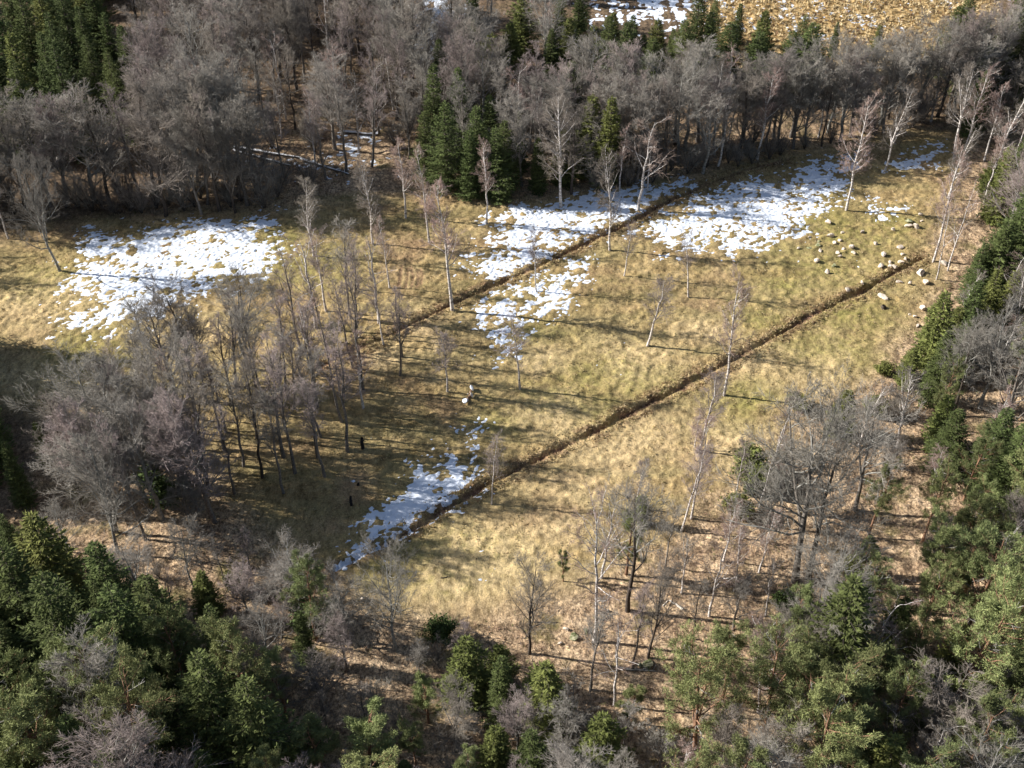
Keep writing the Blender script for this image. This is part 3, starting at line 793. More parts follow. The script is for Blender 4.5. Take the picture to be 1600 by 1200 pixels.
# ------------------------------------------------------------------ trees one can tell apart: base pixel, top pixel row
# kind, variant, base px, base py, top py, width, lean in the picture (radians, + to the right)
SINGLE = [
    ('birch', 0, 1322, 330, 168, 1.05, 0.0), ('birch', 2, 1382, 268, 138, 1.15, 0.03), ('birch', 3, 1492, 250, 106, 1.35, 0.03), ('birch', 2, 1480, 312, 200, 1.1, 0.05),
    ('birch', 2, 1553, 272, 128, 1.3, 0.04), ('birch', 1, 1585, 250, 165, 1.2, 0.05), ('birch', 4, 1463, 437, 322, 0.75, 0.03), ('birch', 1, 1458, 410, 236, 1.0, 0.02), ('birch', 4, 1481, 424, 298, 0.8, 0.03),
    ('birch', 5, 975, 432, 345, 1.1, 0.0), ('birch', 2, 953, 392, 246, 1.0, 0.02), ('birch', 4, 997, 330, 188, 1.3, 0.04), ('birch', 2, 877, 325, 158, 1.2, 0.03),
    ('birch', 4, 812, 262, 108, 0.9, -0.04), ('birch', 1, 760, 350, 224, 1.1, 0.0), ('birch', 1, 707, 487, 292, 1.15, -0.04), ('birch', 1, 671, 380, 232, 1.0, -0.04),
    ('birch', 1, 609, 450, 340, 1.0, -0.04), ('birch', 5, 560, 453, 366, 1.3, -0.02), ('birch', 2, 583, 382, 258, 1.1, -0.02), ('birch', 1, 634, 342, 222, 1.2, 0.0),
    ('birch', 2, 490, 402, 284, 1.15, -0.06), ('birch', 5, 600, 540, 440, 1.1, 0.02), ('birch', 5, 1011, 541, 428, 1.5, 0.05), ('birch', 5, 838, 457, 368, 1.2, 0.0),
    ('birch', 5, 1076, 465, 372, 1.2, 0.03), ('birch', 5, 813, 608, 494, 1.3, 0.0), ('birch', 5, 699, 612, 512, 1.4, 0.0), ('birch', 1, 1131, 620, 436, 0.95, 0.02),
    ('birch', 5, 1092, 705, 572, 1.3, 0.03), ('birch', 1, 1080, 812, 655, 0.9, 0.05), ('birch', 5, 1064, 830, 690, 1.0, 0.05), ('birch', 4, 1186, 797, 650, 0.8, 0.05),
    ('birch', 5, 1205, 735, 612, 0.9, 0.02), ('birch', 5, 1147, 785, 680, 0.9, -0.04), ('slim', 1, 567, 610, 440, 1.2, -0.04), ('slim', 0, 530, 612, 500, 1.1, -0.04),
    ('slim', 0, 482, 575, 478, 1.4, -0.05), ('slim', 0, 442, 527, 440, 1.2, 0.0), ('slim', 2, 381, 500, 418, 1.5, 0.0), ('bare', 3, 95, 425, 256, 0.85, -0.07),
    ('bare', 0, 315, 337, 190, 1.0, -0.14), ('bare', 1, 368, 333, 196, 1.0, -0.1), ('birch', 4, 529, 197, 86, 1.5, 0.0), ('slim', 3, 580, 262, 130, 1.5, 0.0), ('bare', 3, 400, 262, 136, 0.9, -0.08),
    ('birch', 0, 14, 375, 270, 1.1, -0.1), ('birch', 3, 1402, 702, 585, 1.3, 0.0), ('birch', 4, 1560, 492, 395, 1.3, 0.05), ('birch', 2, 1500, 500, 425, 1.2, 0.05), ('birch', 4, 1560, 570, 490, 1.2, 0.05),
    ('birch', 4, 928, 1003, 788, 0.9, -0.02), ('birch', 4, 960, 1102, 975, 1.1, 0.0), ('slim', 0, 922, 1080, 950, 1.3, 0.0), ('oak', 1, 981, 957, 782, 0.85, 0.0), ('bare', 1, 1012, 1029, 885, 0.75, 0.05),
    ('slim', 1, 988, 1045, 925, 1.2, 0.0), ('slim', 2, 1082, 1000, 910, 1.4, 0.03), ('birch', 4, 1108, 965, 842, 1.1, 0.0), ('bare', 1, 827, 1022, 885, 0.9, 0.0), ('bare', 4, 1146, 985, 905, 1.2, 0.05),
    ('oak', 0, 1242, 910, 672, 0.95, -0.05), ('oak', 1, 1262, 905, 690, 0.9, 0.02), ('oak', 0, 1335, 800, 655, 0.95, 0.02), ('bare', 3, 1530, 640, 500, 1.3, 0.0), ('bare', 4, 1560, 690, 545, 1.3, 0.0), ('oak', 1, 1490, 650, 525, 0.9, 0.0),
    ('birch', 2, 1340, 700, 600, 1.2, 0.08), ('birch', 4, 1480, 730, 690, 1.6, 0.0), ('birch', 0, 1455, 765, 700, 1.7, 0.0), ('bare', 3, 620, 1020, 868, 0.9, 0.0), ('bare', 4, 1205, 800, 700, 1.0, 0.0),
    ('slim', 3, 394, 900, 838, 1.6, 0.0), ('slim', 0, 350, 905, 845, 1.6, 0.0), ('bare', 3, 305, 925, 825, 0.9, 0.0), ('bare', 6, 185, 865, 700, 0.9, 0.0), ('bare', 0, 300, 835, 745, 1.1, 0.0),
    ('birch', 1, 1012, 300, 205, 1.2, 0.0), ('birch', 1, 968, 300, 205, 1.2, 0.0), ('birch', 0, 1085, 700, 640, 1.2, 0.0), ('slim', 0, 1040, 890, 800, 1.4, 0.0), ('birch', 4, 940, 905, 775, 1.1, 0.04),
    ('birch', 5, 768, 790, 690, 0.9, 0.0), ('birch', 5, 992, 795, 715, 1.1, 0.0),
    # conifers whose tops stand out
    ('spruce', 0, 975, 140, 35, 1.5, 0.0), ('spruce', 2, 1060, 145, 30, 1.5, 0.0), ('spruce', 2, 1015, 150, 60, 1.6, 0.0), ('spruce', 0, 1130, 145, 35, 1.6, 0.0), ('spruce', 2, 1175, 150, 48, 1.7, 0.0), ('spruce', 0, 1225, 150, 50, 1.6, 0.0),
    ('spruce', 2, 1255, 150, 35, 1.8, 0.0), ('spruce', 0, 945, 130, 25, 1.5, 0.0), ('spruce', 1, 860, 130, 45, 1.4, 0.0), ('spruce', 2, 1510, 150, 30, 1.6, 0.0), ('spruce', 0, 1475, 120, 10, 1.5, 0.0), ('spruce', 2, 1575, 150, 45, 1.6, 0.0), ('spruce', 2, 195, 210, 80, 1.1, 0.0), ('spruce', 0, 215, 170, 40, 1.1, 0.0),
    ('spruce', 2, 1590, 330, 215, 1.5, 0.0), ('spruce', 0, 1600, 480, 330, 1.5, 0.0), ('spruce', 0, 1500, 545, 440, 1.4, 0.0), ('spruce', 2, 1535, 760, 640, 1.5, 0.0),
    ('spruce', 0, 1470, 740, 640, 1.4, 0.0), ('pine', 3, 1595, 860, 730, 1.3, 0.0), ('pine', 3, 1500, 1010, 860, 1.3, 0.0), ('pine', 0, 1450, 960, 830, 1.2, 0.0), ('pine', 1, 1300, 1190, 1040, 1.3, 0.0), ('pine', 3, 1190, 1160, 1020, 1.2, 0.0),
    ('spruce', 2, 60, 1010, 850, 1.3, 0.0), ('spruce', 0, 10, 990, 830, 1.2, 0.0), ('spruce', 0, 270, 1060, 900, 1.3, 0.0), ('pine', 3, 180, 1150, 1000, 1.3, 0.0), ('spruce', 2, 350, 1190, 1020, 1.3, 0.0), ('pine', 0, 110, 1260, 1090, 1.3, 0.0), ('spruce', 2, 420, 1230, 1060, 1.2, 0.0),
    ('spruce', 0, 765, 262, 150, 1.2, 0.0), ('spruce', 1, 812, 268, 175, 1.2, 0.0), ('spruce', 2, 775, 312, 200, 1.3, 0.0), ('spruce', 0, 668, 285, 175, 1.1, 0.0), ('spruce', 1, 735, 312, 205, 1.2, 0.0), ('spruce', 3, 880, 290, 205, 1.2, 0.0),
    ('spruce', 0, 1000, 140, 55, 1.2, 0.0), ('spruce', 1, 1045, 135, 45, 1.2, 0.0), ('spruce', 3, 925, 120, 40, 1.2, 0.0), ('spruce', 2, 1265, 130, 60, 1.2, 0.0), ('spruce', 1, 1100, 120, 20, 1.3, 0.0), ('spruce', 0, 1540, 135, 50, 1.3, 0.0),
    ('spruce', 0, 30, 255, 130, 1.1, 0.0), ('spruce', 2, 160, 175, 55, 1.1, 0.0), ('spruce', 0, 95, 180, 50, 1.1, 0.0), ('spruce', 1, 150, 140, 10, 1.1, 0.0), ('spruce', 0, 10, 190, 60, 1.1, 0.0), ('spruce', 1, 185, 130, 20, 1.1, 0.0),
    ('spruce', 0, 126, 248, 62, 1.0, 0.0), ('spruce', 1, 60, 250, 92, 1.0, 0.0), ('spruce', 1, 204, 222, 113, 1.3, 0.0), ('spruce', 3, 48, 250, 160, 1.0, 0.0), ('spruce', 1, 100, 235, 95, 1.0, 0.0),
    ('spruce', 0, 20, 130, -20, 1.1, 0.0), ('spruce', 0, 62, 120, -25, 1.1, 0.0), ('spruce', 2, 125, 115, -30, 1.1, 0.0), ('spruce', 0, 0, 220, 80, 1.0, 0.0), ('spruce', 0, 165, 90, -40, 1.0, 0.0), ('spruce', 1, 304, 70, -5, 1.0, 0.0), ('spruce', 3, 246, 85, 35, 1.0, 0.0),
    ('spruce', 0, 682, 250, 102, 1.1, 0.0), ('spruce', 1, 720, 255, 106, 1.1, 0.0), ('spruce', 2, 700, 300, 160, 1.1, 0.0), ('spruce', 2, 745, 285, 165, 1.2, 0.0), ('spruce', 0, 790, 300, 190, 1.3, 0.0), ('spruce', 1, 840, 300, 215, 1.3, 0.0), ('spruce', 2, 728, 225, 130, 1.2, 0.0),
    ('spruce', 3, 797, 115, 35, 1.3, 0.0), ('spruce', 4, 888, 118, 28, 1.2, 0.0), ('spruce', 3, 815, 90, -10, 1.3, 0.0), ('spruce', 3, 955, 90, 20, 1.2, 0.0), ('spruce', 0, 985, 110, 25, 1.3, 0.0), ('spruce', 3, 1022, 115, 30, 1.3, 0.0), ('spruce', 0, 1082, 115, -15, 1.2, 0.0),
    ('spruce', 2, 1110, 80, 0, 1.2, 0.0), ('spruce', 1, 1150, 70, 5, 1.3, 0.0), ('spruce', 3, 1185, 105, 18, 1.3, 0.0), ('spruce', 2, 1245, 108, 22, 1.1, 0.0), ('spruce', 1, 1300, 90, 35, 1.2, 0.0), ('spruce', 4, 1367, 85, 40, 1.3, 0.0), ('spruce', 0, 1500, 70, -15, 1.3, 0.0),
    ('spruce', 3, 1520, 110, 28, 1.4, 0.0), ('spruce', 3, 1562, 115, 15, 1.4, 0.0), ('spruce', 0, 1580, 60, -20, 1.4, 0.0), ('spruce', 4, 1538, 300, 240, 1.3, 0.05), ('spruce', 4, 1480, 555, 482, 1.5, 0.0),
    ('spruce', 0, 1570, 450, 285, 1.5, 0.0), ('spruce', 1, 1540, 470, 345, 1.6, 0.0), ('spruce', 2, 1515, 470, 378, 1.3, 0.0), ('spruce', 0, 1605, 400, 270, 1.5, 0.0), ('spruce', 4, 1310, 680, 612, 1.5, 0.0), ('spruce', 3, 1415, 600, 545, 1.5, 0.0),
    ('spruce', 4, 1460, 700, 618, 1.3, 0.0), ('spruce', 0, 1590, 760, 645, 1.5, 0.0), ('spruce', 0, 1560, 800, 660, 1.3, 0.0), ('spruce', 4, 75, 725, 660, 0.9, 0.0), ('spruce', 0, 0, 720, 595, 1.1, 0.0), ('spruce', 2, -30, 760, 620, 1.1, 0.0), ('spruce', 1, 40, 790, 690, 1.0, 0.0),
    ('spruce', 4, 1005, 820, 775, 1.0, 0.0), ('pine', 4, 880, 910, 868, 0.8, 0.0), ('pine', 4, 978, 900, 800, 0.8, 0.0),
    ('spruce', 3, 100, 950, 805, 1.3, 0.0), ('spruce', 0, 190, 990, 850, 1.3, 0.0), ('spruce', 2, 130, 1090, 900, 1.2, 0.0), ('spruce', 2, 225, 1100, 915, 1.2, 0.0), ('pine', 0, 300, 1110, 975, 1.1, 0.0), ('pine', 1, 395, 1150, 1000, 1.1, 0.0),
    ('pine', 4, 25, 1060, 985, 1.0, 0.0), ('pine', 0, 60, 1190, 1030, 1.2, 0.0), ('pine', 3, 235, 1240, 1060, 1.1, 0.0), ('pine', 4, 510, 1220, 1135, 1.3, 0.0), ('pine', 4, 580, 1230, 1135, 1.4, 0.0), ('pine', 4, 670, 1130, 1058, 1.0, 0.0), ('spruce', 4, 775, 1220, 1140, 1.3, 0.0),
    ('spruce', 3, 850, 1145, 1040, 1.4, 0.0), ('spruce', 3, 935, 1215, 1118, 1.3, 0.0), ('pine', 4, 980, 1130, 1075, 1.2, 0.0), ('pine', 3, 1080, 1200, 1035, 1.1, 0.0), ('pine', 1, 1130, 1090, 985, 1.1, 0.0), ('spruce', 0, 1290, 1090, 905, 1.4, 0.0), ('pine', 0, 1250, 1130, 1010, 1.0, 0.0),
    ('pine', 0, 1355, 840, 745, 1.1, 0.05), ('pine', 1, 1440, 850, 740, 1.0, 0.0), ('pine', 3, 1490, 1110, 930, 1.1, 0.0), ('pine', 0, 1400, 1080, 970, 0.9, 0.05), ('pine', 1, 1545, 1060, 920, 1.1, 0.0), ('pine', 0, 1545, 930, 825, 1.0, 0.0), ('pine', 2, 1500, 900, 790, 1.2, 0.0),
    ('pine', 4, 1350, 905, 850, 1.3, 0.0), ('pine', 1, 1375, 1180, 1060, 1.1, 0.0), ('pine', 4, 1520, 1180, 1085, 1.3, 0.0), ('pine', 0, 1480, 1260, 1120, 1.1, 0.0), ('pine', 0, 1245, 1280, 1120, 1.2, 0.0), ('birch', 3, 1378, 1215, 1120, 1.5, 0.0), ('birch', 4, 1390, 975, 895, 1.3, 0.0),
    ('birch', 3, 1580, 1120, 1065, 1.6, 0.0), ('bare', 3, 1545, 1110, 1045, 1.1, 0.0),
]
def lean_rot(l):
    return (random.gauss(0, 0.01), l)
for kind, i, bx, by, ty, wd, ln in SINGLE:
    x, y = at(bx, by)
    h = height_of(x, y, ty)
    h = max(2.5, min(h, 30))
    tree(kind, i, x, y, h, 'single', rz=0.0 if abs(ln) > 0.03 else None, wide=wd, tilt=lean_rot(ln))

# ------------------------------------------------------------------ the woods
# zone, polygon of trunk feet in photograph pixels, count, mix, height range, spacing
WOODS = [
    ('left_wood', [(-160, 345), (0, 348), (90, 328), (200, 338), (320, 338), (425, 328), (445, 300), (400, 292), (350, 262), (320, 230), (230, 300), (200, 312), (0, 316), (-160, 320)], 58, dict(bare=5, shrub=3, slim=1), (16, 20), 2.7),
    ('spruce_stand', [(-200, -110), (190, -110), (200, 60), (215, 120), (228, 232), (180, 262), (0, 262), (-200, 260)], 46, dict(spruce=1), (18, 23), 4.6),
    ('far_wood', [(205, -110), (650, -110), (640, 80), (655, 185), (640, 200), (560, 165), (480, 165), (380, 185), (330, 230), (240, 225), (215, 60)], 185, dict(bare=5, slim=6, birch=1, shrub=3), (15.5, 19), 3.5),
    ('clearing', [(380, 190), (560, 172), (650, 205), (640, 300), (560, 308), (450, 300), (400, 285)], 24, dict(slim=3, bare=1, birch=2, shrub=3), (14, 18), 3.6),
    ('middle_wood', [(640, 215), (665, 100), (740, 60), (750, 150), (800, 195), (880, 200), (960, 210), (960, 300), (900, 312), (850, 308), (700, 300)], 64, dict(bare=5, slim=4, birch=1, spruce=1, shrub=3), (14.5, 18), 3.0),
    ('right_wood', [(960, 292), (960, 225), (1040, 222), (1200, 218), (1300, 205), (1450, 165), (1560, 150), (1600, 150), (1480, 185), (1400, 205), (1300, 226), (1160, 258), (1080, 280)], 92, dict(bare=6, slim=3, birch=1, shrub=3), (14.5, 18), 2.7),
    ('north_wood', [(740, 10), (760, -110), (930, -110), (945, 60), (930, 130), (860, 150), (760, 120)], 30, dict(bare=2, slim=2, spruce=2, birch=1), (12, 15), 3.6),
    ('wood_foot_right', [(960, 298), (1080, 278), (1160, 262), (1300, 228), (1420, 204), (1520, 180), (1520, 165), (1400, 186), (1160, 240), (960, 275)], 62, dict(shrub=1), (9, 15), 1.9),
    ('wood_foot_left', [(-60, 345), (0, 348), (90, 328), (200, 338), (320, 336), (425, 326), (430, 312), (200, 318), (0, 322), (-60, 325)], 44, dict(shrub=1), (9, 15), 1.9),
    ('right_edge', [(1500, 225), (1560, 170), (1720, 120), (1760, 420), (1600, 470), (1545, 400)], 34, dict(spruce=5, bare=1, birch=2, shrub=1), (12, 18), 4.2),
    ('east_wood', [(1330, 700), (1400, 640), (1450, 570), (1500, 500), (1760, 470), (1800, 780), (1480, 790), (1400, 740)], 40, dict(spruce=4, bare=4, birch=4, pine=2, shrub=2), (10, 15), 3.8),
    ('pine_slope', [(1180, 1100), (1230, 1010), (1310, 990), (1420, 930), (1500, 870), (1720, 840), (1700, 1480), (1010, 1480), (1040, 1230)], 96, dict(pine=9, slim=1, bare=3, birch=3, spruce=2, shrub=2), (10, 14.5), 3.2),
    ('leaf_slope', [(1050, 850), (1190, 830), (1230, 920), (1180, 1010), (1060, 1000), (1040, 940)], 16, dict(slim=3, birch=4, bare=2), (6, 11), 4.0),
    ('near_scrub', [(400, 985), (470, 930), (560, 985), (640, 1030), (760, 1060), (900, 1135), (1040, 1190), (1000, 1430), (400, 1430), (410, 1100)], 74, dict(bare=4, slim=3, pine=2, spruce=2, shrub=5), (7, 11), 3.2),
    ('near_conifers', [(-260, 980), (60, 975), (170, 1000), (300, 1040), (395, 1120), (400, 1520), (-240, 1520)], 58, dict(spruce=8, pine=3, bare=2), (13, 18), 3.9),
    ('bank_scrub', [(-100, 820), (70, 850), (230, 880), (420, 915), (440, 960), (330, 985), (170, 950), (60, 890), (-100, 905)], 20, dict(bare=2, slim=2, spruce=2, shrub=3), (6, 9), 3.6),
    ('grey_clump', [(130, 800), (160, 745), (210, 705), (300, 700), (345, 770), (335, 830), (280, 850), (180, 845)], 36, dict(bare=4, slim=3), (14.5, 18), 2.8),
    ('alder_grove', [(250, 690), (300, 640), (370, 600), (450, 610), (540, 640), (545, 720), (500, 765), (400, 785), (340, 770), (290, 730)], 42, dict(slim=1), (14, 18), 3.3),
    ('grove_tail', [(430, 600), (440, 520), (520, 480), (600, 480), (640, 540), (620, 600), (560, 650)], 16, dict(slim=3, birch=1), (12, 16), 3.8),
    ('grove_edge', [(180, 700), (230, 610), (330, 590), (420, 560), (440, 600), (330, 660), (230, 720)], 12, dict(slim=3, bare=1), (13, 16), 4.0),
    ('left_edge', [(-460, 480), (-60, 560), (-20, 690), (-40, 800), (-460, 860)], 36, dict(spruce=1), (18, 23), 4.2),
    ('beyond_left', [(-420, 330), (-130, 350), (-110, 420), (-420, 470)], 8, dict(bare=2, birch=1), (12, 16), 6.0),
]
ZONE_BAND = {}
for zi, (zone, poly, cnt, mix_, hr, gap) in enumerate(WOODS):
    rr = random.Random(500 + zi)
    xs_, ys_ = [p[0] for p in poly], [p[1] for p in poly]
    kinds = [k for k, w in mix_.items() for _ in range(w)]
    W = wpoly(poly)
    lo, hi = W.min(0), W.max(0)
    got = 0; tries = 0
    near = [(p['x'], p['y']) for p in PLACED]
    while got < cnt and tries < cnt * 60:
        tries += 1
        x, y = rr.uniform(lo[0], hi[0]), rr.uniform(lo[1], hi[1])
        if not inside(np.array([x]), np.array([y]), W)[0]: continue
        if any((x - a_) ** 2 + (y - b_) ** 2 < gap * gap for a_, b_ in near): continue
        kd = rr.choice(kinds)
        h = rr.uniform(*hr)
        n = len(KIND[kd][2])
        i = rr.randrange(n)
        if kd == 'spruce': h *= rr.uniform(0.85, 1.05)
        if kd == 'shrub': h *= 0.42
        top_y = float(to_px(x, y, float(zbase(x, y)) + h)[1]); bx_, by_ = to_px(x, y, float(zbase(x, y)))
        if top_y > 1225 or bx_ > 1690: continue
        tree(kd, i, x, y, h, zone, wide=rr.uniform(0.95, 1.25) * (1.22 if zone in ('alder_grove', 'grove_edge', 'grove_tail') else 1.12 if zone == 'grey_clump' else 1.0) * (1.25 if kd in ('bare', 'slim') and zone not in ('alder_grove', 'grove_edge', 'grove_tail', 'grey_clump') else 1.0) * (1.1 if zone in ('near_scrub', 'pine_slope', 'bank_scrub') else 1.0))
        near.append((x, y)); got += 1

# ------------------------------------------------------------------ evergreen bushes
for bx, by, h, w, i in [(1150, 808, 3.4, 1.2, 0), (1172, 775, 2.2, 0.9, 1), (690, 1000, 3.2, 1.2, 1), (372, 925, 3.0, 1.1, 0), (240, 760, 3.5, 1.3, 1), (262, 790, 3.8, 1.2, 1), (480, 975, 3.5, 1.3, 1), (510, 990, 3.2, 1.2, 1),
                          (1330, 900, 2.5, 1.5, 0), (1245, 640, 2.2, 1.6, 0), (1225, 955, 2.6, 1.4, 1), (1380, 585, 2.0, 1.5, 0), (1165, 745, 4.6, 1.2, 0), (1185, 770, 4.0, 1.1, 0), (1365, 650, 3.0, 1.2, 0)]:
    x, y = at(bx, by)
    place('evergreen_bush', 'bush', BUSH[i], ('stems', 'foliage'), x, y, h, 2.2, wide=w, zone='bush', tone=('light green', 'dark green')[i])

# ------------------------------------------------------------------ boulders
def rock_mesh(seed, m):
    import bmesh
    g = random.Random(seed); bm = bmesh.new()
    bmesh.ops.create_icosphere(bm, subdivisions=2, radius=1)
    ns = [Vector((g.gauss(0, 1), g.gauss(0, 1), g.gauss(0, 1))).normalized() for _ in range(9)]
    cut = [g.uniform(0.35, 0.8) for _ in ns]
    for v in bm.verts:
        for n_, c_ in zip(ns, cut):
            d = v.co.dot(n_)
            if d > c_: v.co -= n_ * (d - c_)
        v.co *= g.uniform(0.95, 1.05)
    me_ = bpy.data.meshes.new('boulder'); bm.to_mesh(me_); bm.free(); me_.materials.append(m)
    return me_
ROCKS = [rock_mesh(s, M_STONE) for s in range(5)]; MOSSY = [rock_mesh(s + 20, M_MOSS) for s in range(2)]
BOULDERS = [(1294, 349, 9, 5, 0), (1347, 362, 7, 6, 0), (1395, 360, 7, 6, 0), (1316, 364, 6, 5, 0), (1280, 377, 6, 4, 1), (1297, 370, 9, 5, 0), (1265, 370, 5, 6, 0), (1305, 380, 8, 6, 0), (1312, 376, 6, 5, 0), (1278, 384, 8, 5, 1),
            (1264, 388, 8, 5, 1), (1281, 392, 8, 5, 0), (1317, 389, 7, 6, 0), (1330, 387, 9, 7, 0), (1308, 395, 7, 6, 0), (1312, 401, 7, 6, 0), (1333, 396, 9, 6, 0), (1367, 381, 9, 7, 0), (1406, 386, 10, 8, 0), (1380, 398, 10, 8, 0),
            (1276, 408, 9, 8, 0), (1303, 416, 8, 5, 1), (1291, 425, 9, 8, 0), (1410, 397, 6, 6, 0), (1414, 406, 7, 5, 0), (1390, 410, 7, 6, 0), (1407, 412, 8, 5, 0), (1375, 416, 9, 7, 0), (1390, 418, 6, 5, 0), (1397, 419, 8, 7, 0),
            (1419, 346, 9, 6, 1), (1419, 353, 9, 8, 0), (1430, 355, 10, 6, 0), (1437, 337, 8, 6, 0), (1438, 427, 13, 9, 0), (1474, 412, 10, 7, 0), (1405, 441, 9, 6, 0), (1421, 443, 8, 7, 0), (1446, 442, 11, 6, 0), (1346, 444, 9, 5, 0),
            (1323, 453, 9, 9, 0), (1379, 464, 12, 10, 0), (1442, 483, 12, 8, 0), (1429, 494, 6, 9, 0), (1421, 491, 5, 6, 0), (1434, 509, 6, 5, 0), (1440, 346, 5, 4, 0), (1247, 389, 6, 5, 0),
            (895, 994, 14, 9, 1), (885, 983, 9, 7, 0), (875, 1006, 8, 6, 0), (915, 985, 9, 7, 1), (949, 955, 6, 5, 0), (1013, 1038, 20, 10, 1), (1588, 1032, 9, 7, 0), (700, 702, 4, 4, 0), (1012, 972, 9, 6, 1), (1000, 1040, 10, 6, 1), (567, 938, 8, 5, 0)]
for q, (bx, by, w, hh, ms) in enumerate(BOULDERS):
    x, y = at(bx, by + hh * 0.3)
    d = y * CP + H * SP
    sw = w * d / FPX * 0.58
    o = bpy.data.objects.new('boulder', (MOSSY if ms else ROCKS)[q % (2 if ms else 5)]); COL.objects.link(o)
    o.scale = (sw * random.uniform(1.0, 1.45), sw * random.uniform(0.7, 1.2), sw * random.uniform(0.6, 0.95))
    o.location = (x, y, gz(x, y) + o.scale[2] * 0.35)
    o.rotation_euler = (random.uniform(-.2, .2), random.uniform(-.2, .2), random.uniform(0, 6.28))
    o['category'] = 'boulder'
    PLACED.append(dict(x=x, y=y, name='boulder', cat='boulder', o=o, zone='boulder' if bx > 1200 and by < 600 else 'boulder_low', tone='mossy' if ms else 'pale', h=sw))

# ------------------------------------------------------------------ fallen logs, stumps, wood pieces
def log_between(a_, b_, r, m, name, label, cat='log', snow=False, branches=0, group=None):
    x0, y0 = at(*a_); x1, y1 = at(*b_)
    e = bpy.data.objects.new(name, None); COL.objects.link(e)
    cx, cy = (x0 + x1) / 2, (y0 + y1) / 2
    cz = gz(cx, cy)
    e.location = (cx, cy, cz); e['label'] = label; e['category'] = cat
    if group: e['group'] = group
    K = 9; t = np.linspace(0, 1, K)
    g = np.random.default_rng(int(abs(x0 * 10)) + 3)
    px_ = x0 + (x1 - x0) * t + g.normal(size=K) * 0.05; py_ = y0 + (y1 - y0) * t + g.normal(size=K) * 0.05
    pz = np.maximum.accumulate(zground(px_, py_) * 0 + zbase(px_, py_)) * 0 + zbase(px_, py_) + r * 0.9 + 0.12
    P = np.stack([px_ - cx, py_ - cy, pz - cz], -1)[None]
    rad = (r * (1 - 0.55 * t))[None]
    A_ = Acc(); tubes(A_, P, rad, 8)
    n0 = 0
    A_.f.append((np.array([[7, 6, 5, 4], [7, 4, 3, 0], [3, 2, 1, 0]]), 0, False))
    link('trunk', A_.mesh('trunk', [m]), e)
    if branches:
        B_ = Acc(); L1, R1 = spawn(g, P, rad, branches, 0.3, 1, (0.5, 1.2), 0.28, 4, up=0.1, wob=0.2)
        L1[:, :, 2] = np.abs(L1[:, :, 2] - 0.1) + 0.1
        tubes(B_, L1, np.maximum(R1, 0.03), 4)
        L2, R2 = spawn(g, L1, R1, 4, 0.3, 1, (0.5, 1), 0.5, 3, wob=0.2); tubes(B_, L2, np.maximum(R2, 0.015), 3)
        link('branches', B_.mesh('branches', [m]), e)
    if snow:
        S_ = Acc(); Q = P.copy(); Q[:, :, 2] += rad * 0.75; tubes(S_, Q, rad * 0.72 * (0.7 + 0.5 * g.random((1, K))), 6)
        link('snow_cap', S_.mesh('snow_cap', [M_SNOWOLD]), e)
    return e
log_between((730, 629), (737, 611), 0.20, M_WOOD, 'fallen_log', 'short pinkish broken log with white ends lying near the meadow centre')
e = bpy.data.objects['fallen_log']
def chip(e, px, py, w, l, hgt, mt, nm='bark_patch'):
    x, y = at(px, py); o = link(nm, rock_mesh(int(px), mt), e)
    o.scale = (w, l, hgt); o.location = (x - e.location.x, y - e.location.y, gz(x, y) + hgt * 0.6 - e.location.z + 0.25)
chip(e, 727, 630.5, 0.45, 0.6, 0.42, M_SNOWOLD); chip(e, 737.5, 611, 0.40, 0.6, 0.42, M_SNOWOLD)
chip(e, 737.5, 623, 0.32, 0.55, 0.36, M_PALEWOOD); chip(e, 731, 619.5, 0.15, 0.13, 0.14, M_PALEWOOD)
log_between((1068, 955), (1045, 940), 0.17, M_PALEWOOD, 'fallen_log', 'white fallen log leaning on brown leaves in the lower right')
log_between((1035, 949), (1045, 940), 0.10, M_PALEWOOD, 'fallen_log', 'small pale log touching the white fallen log')
log_between((366, 234), (470, 250), 0.34, M_BARKDK, 'fallen_log', 'long snow topped log at the left of the far clearing', snow=True, branches=10)
log_between((365, 239), (455, 262), 0.30, M_BARKDK, 'fallen_log', 'second snow topped log just below the long one', snow=True, branches=8)
log_between((470, 252), (545, 275), 0.28, M_BARK, 'fallen_log', 'grey branchy log crossing the far clearing', snow=True, branches=14)
log_between((538, 210), (590, 214), 0.34, M_BARKDK, 'fallen_log', 'snow topped log beside a trunk at the right of the far clearing', snow=True, branches=4)
log_between((655, 156), (705, 166), 0.28, M_BARKDK, 'fallen_log', 'snow topped log behind the two dark middle spruces', snow=True)
log_between((963, 1046), (1026, 1051), 0.16, M_LICHEN, 'fallen_log', 'grey fallen log beside the mossy boulder in the lower wood', branches=4)
log_between((835, 974), (872, 974), 0.09, M_BARKDK, 'fallen_log', 'thin dark fallen stem on brown leaves left of the mossy boulder')
log_between((1270, 770), (1300, 768), 0.12, M_LICHEN, 'fallen_log', 'pale fallen branch among the two old oaks', branches=3)
log_between((690, 905), (705, 902), 0.08, M_BARKDK, 'fallen_log', 'small dark stick on pale grass near the lower meadow edge')
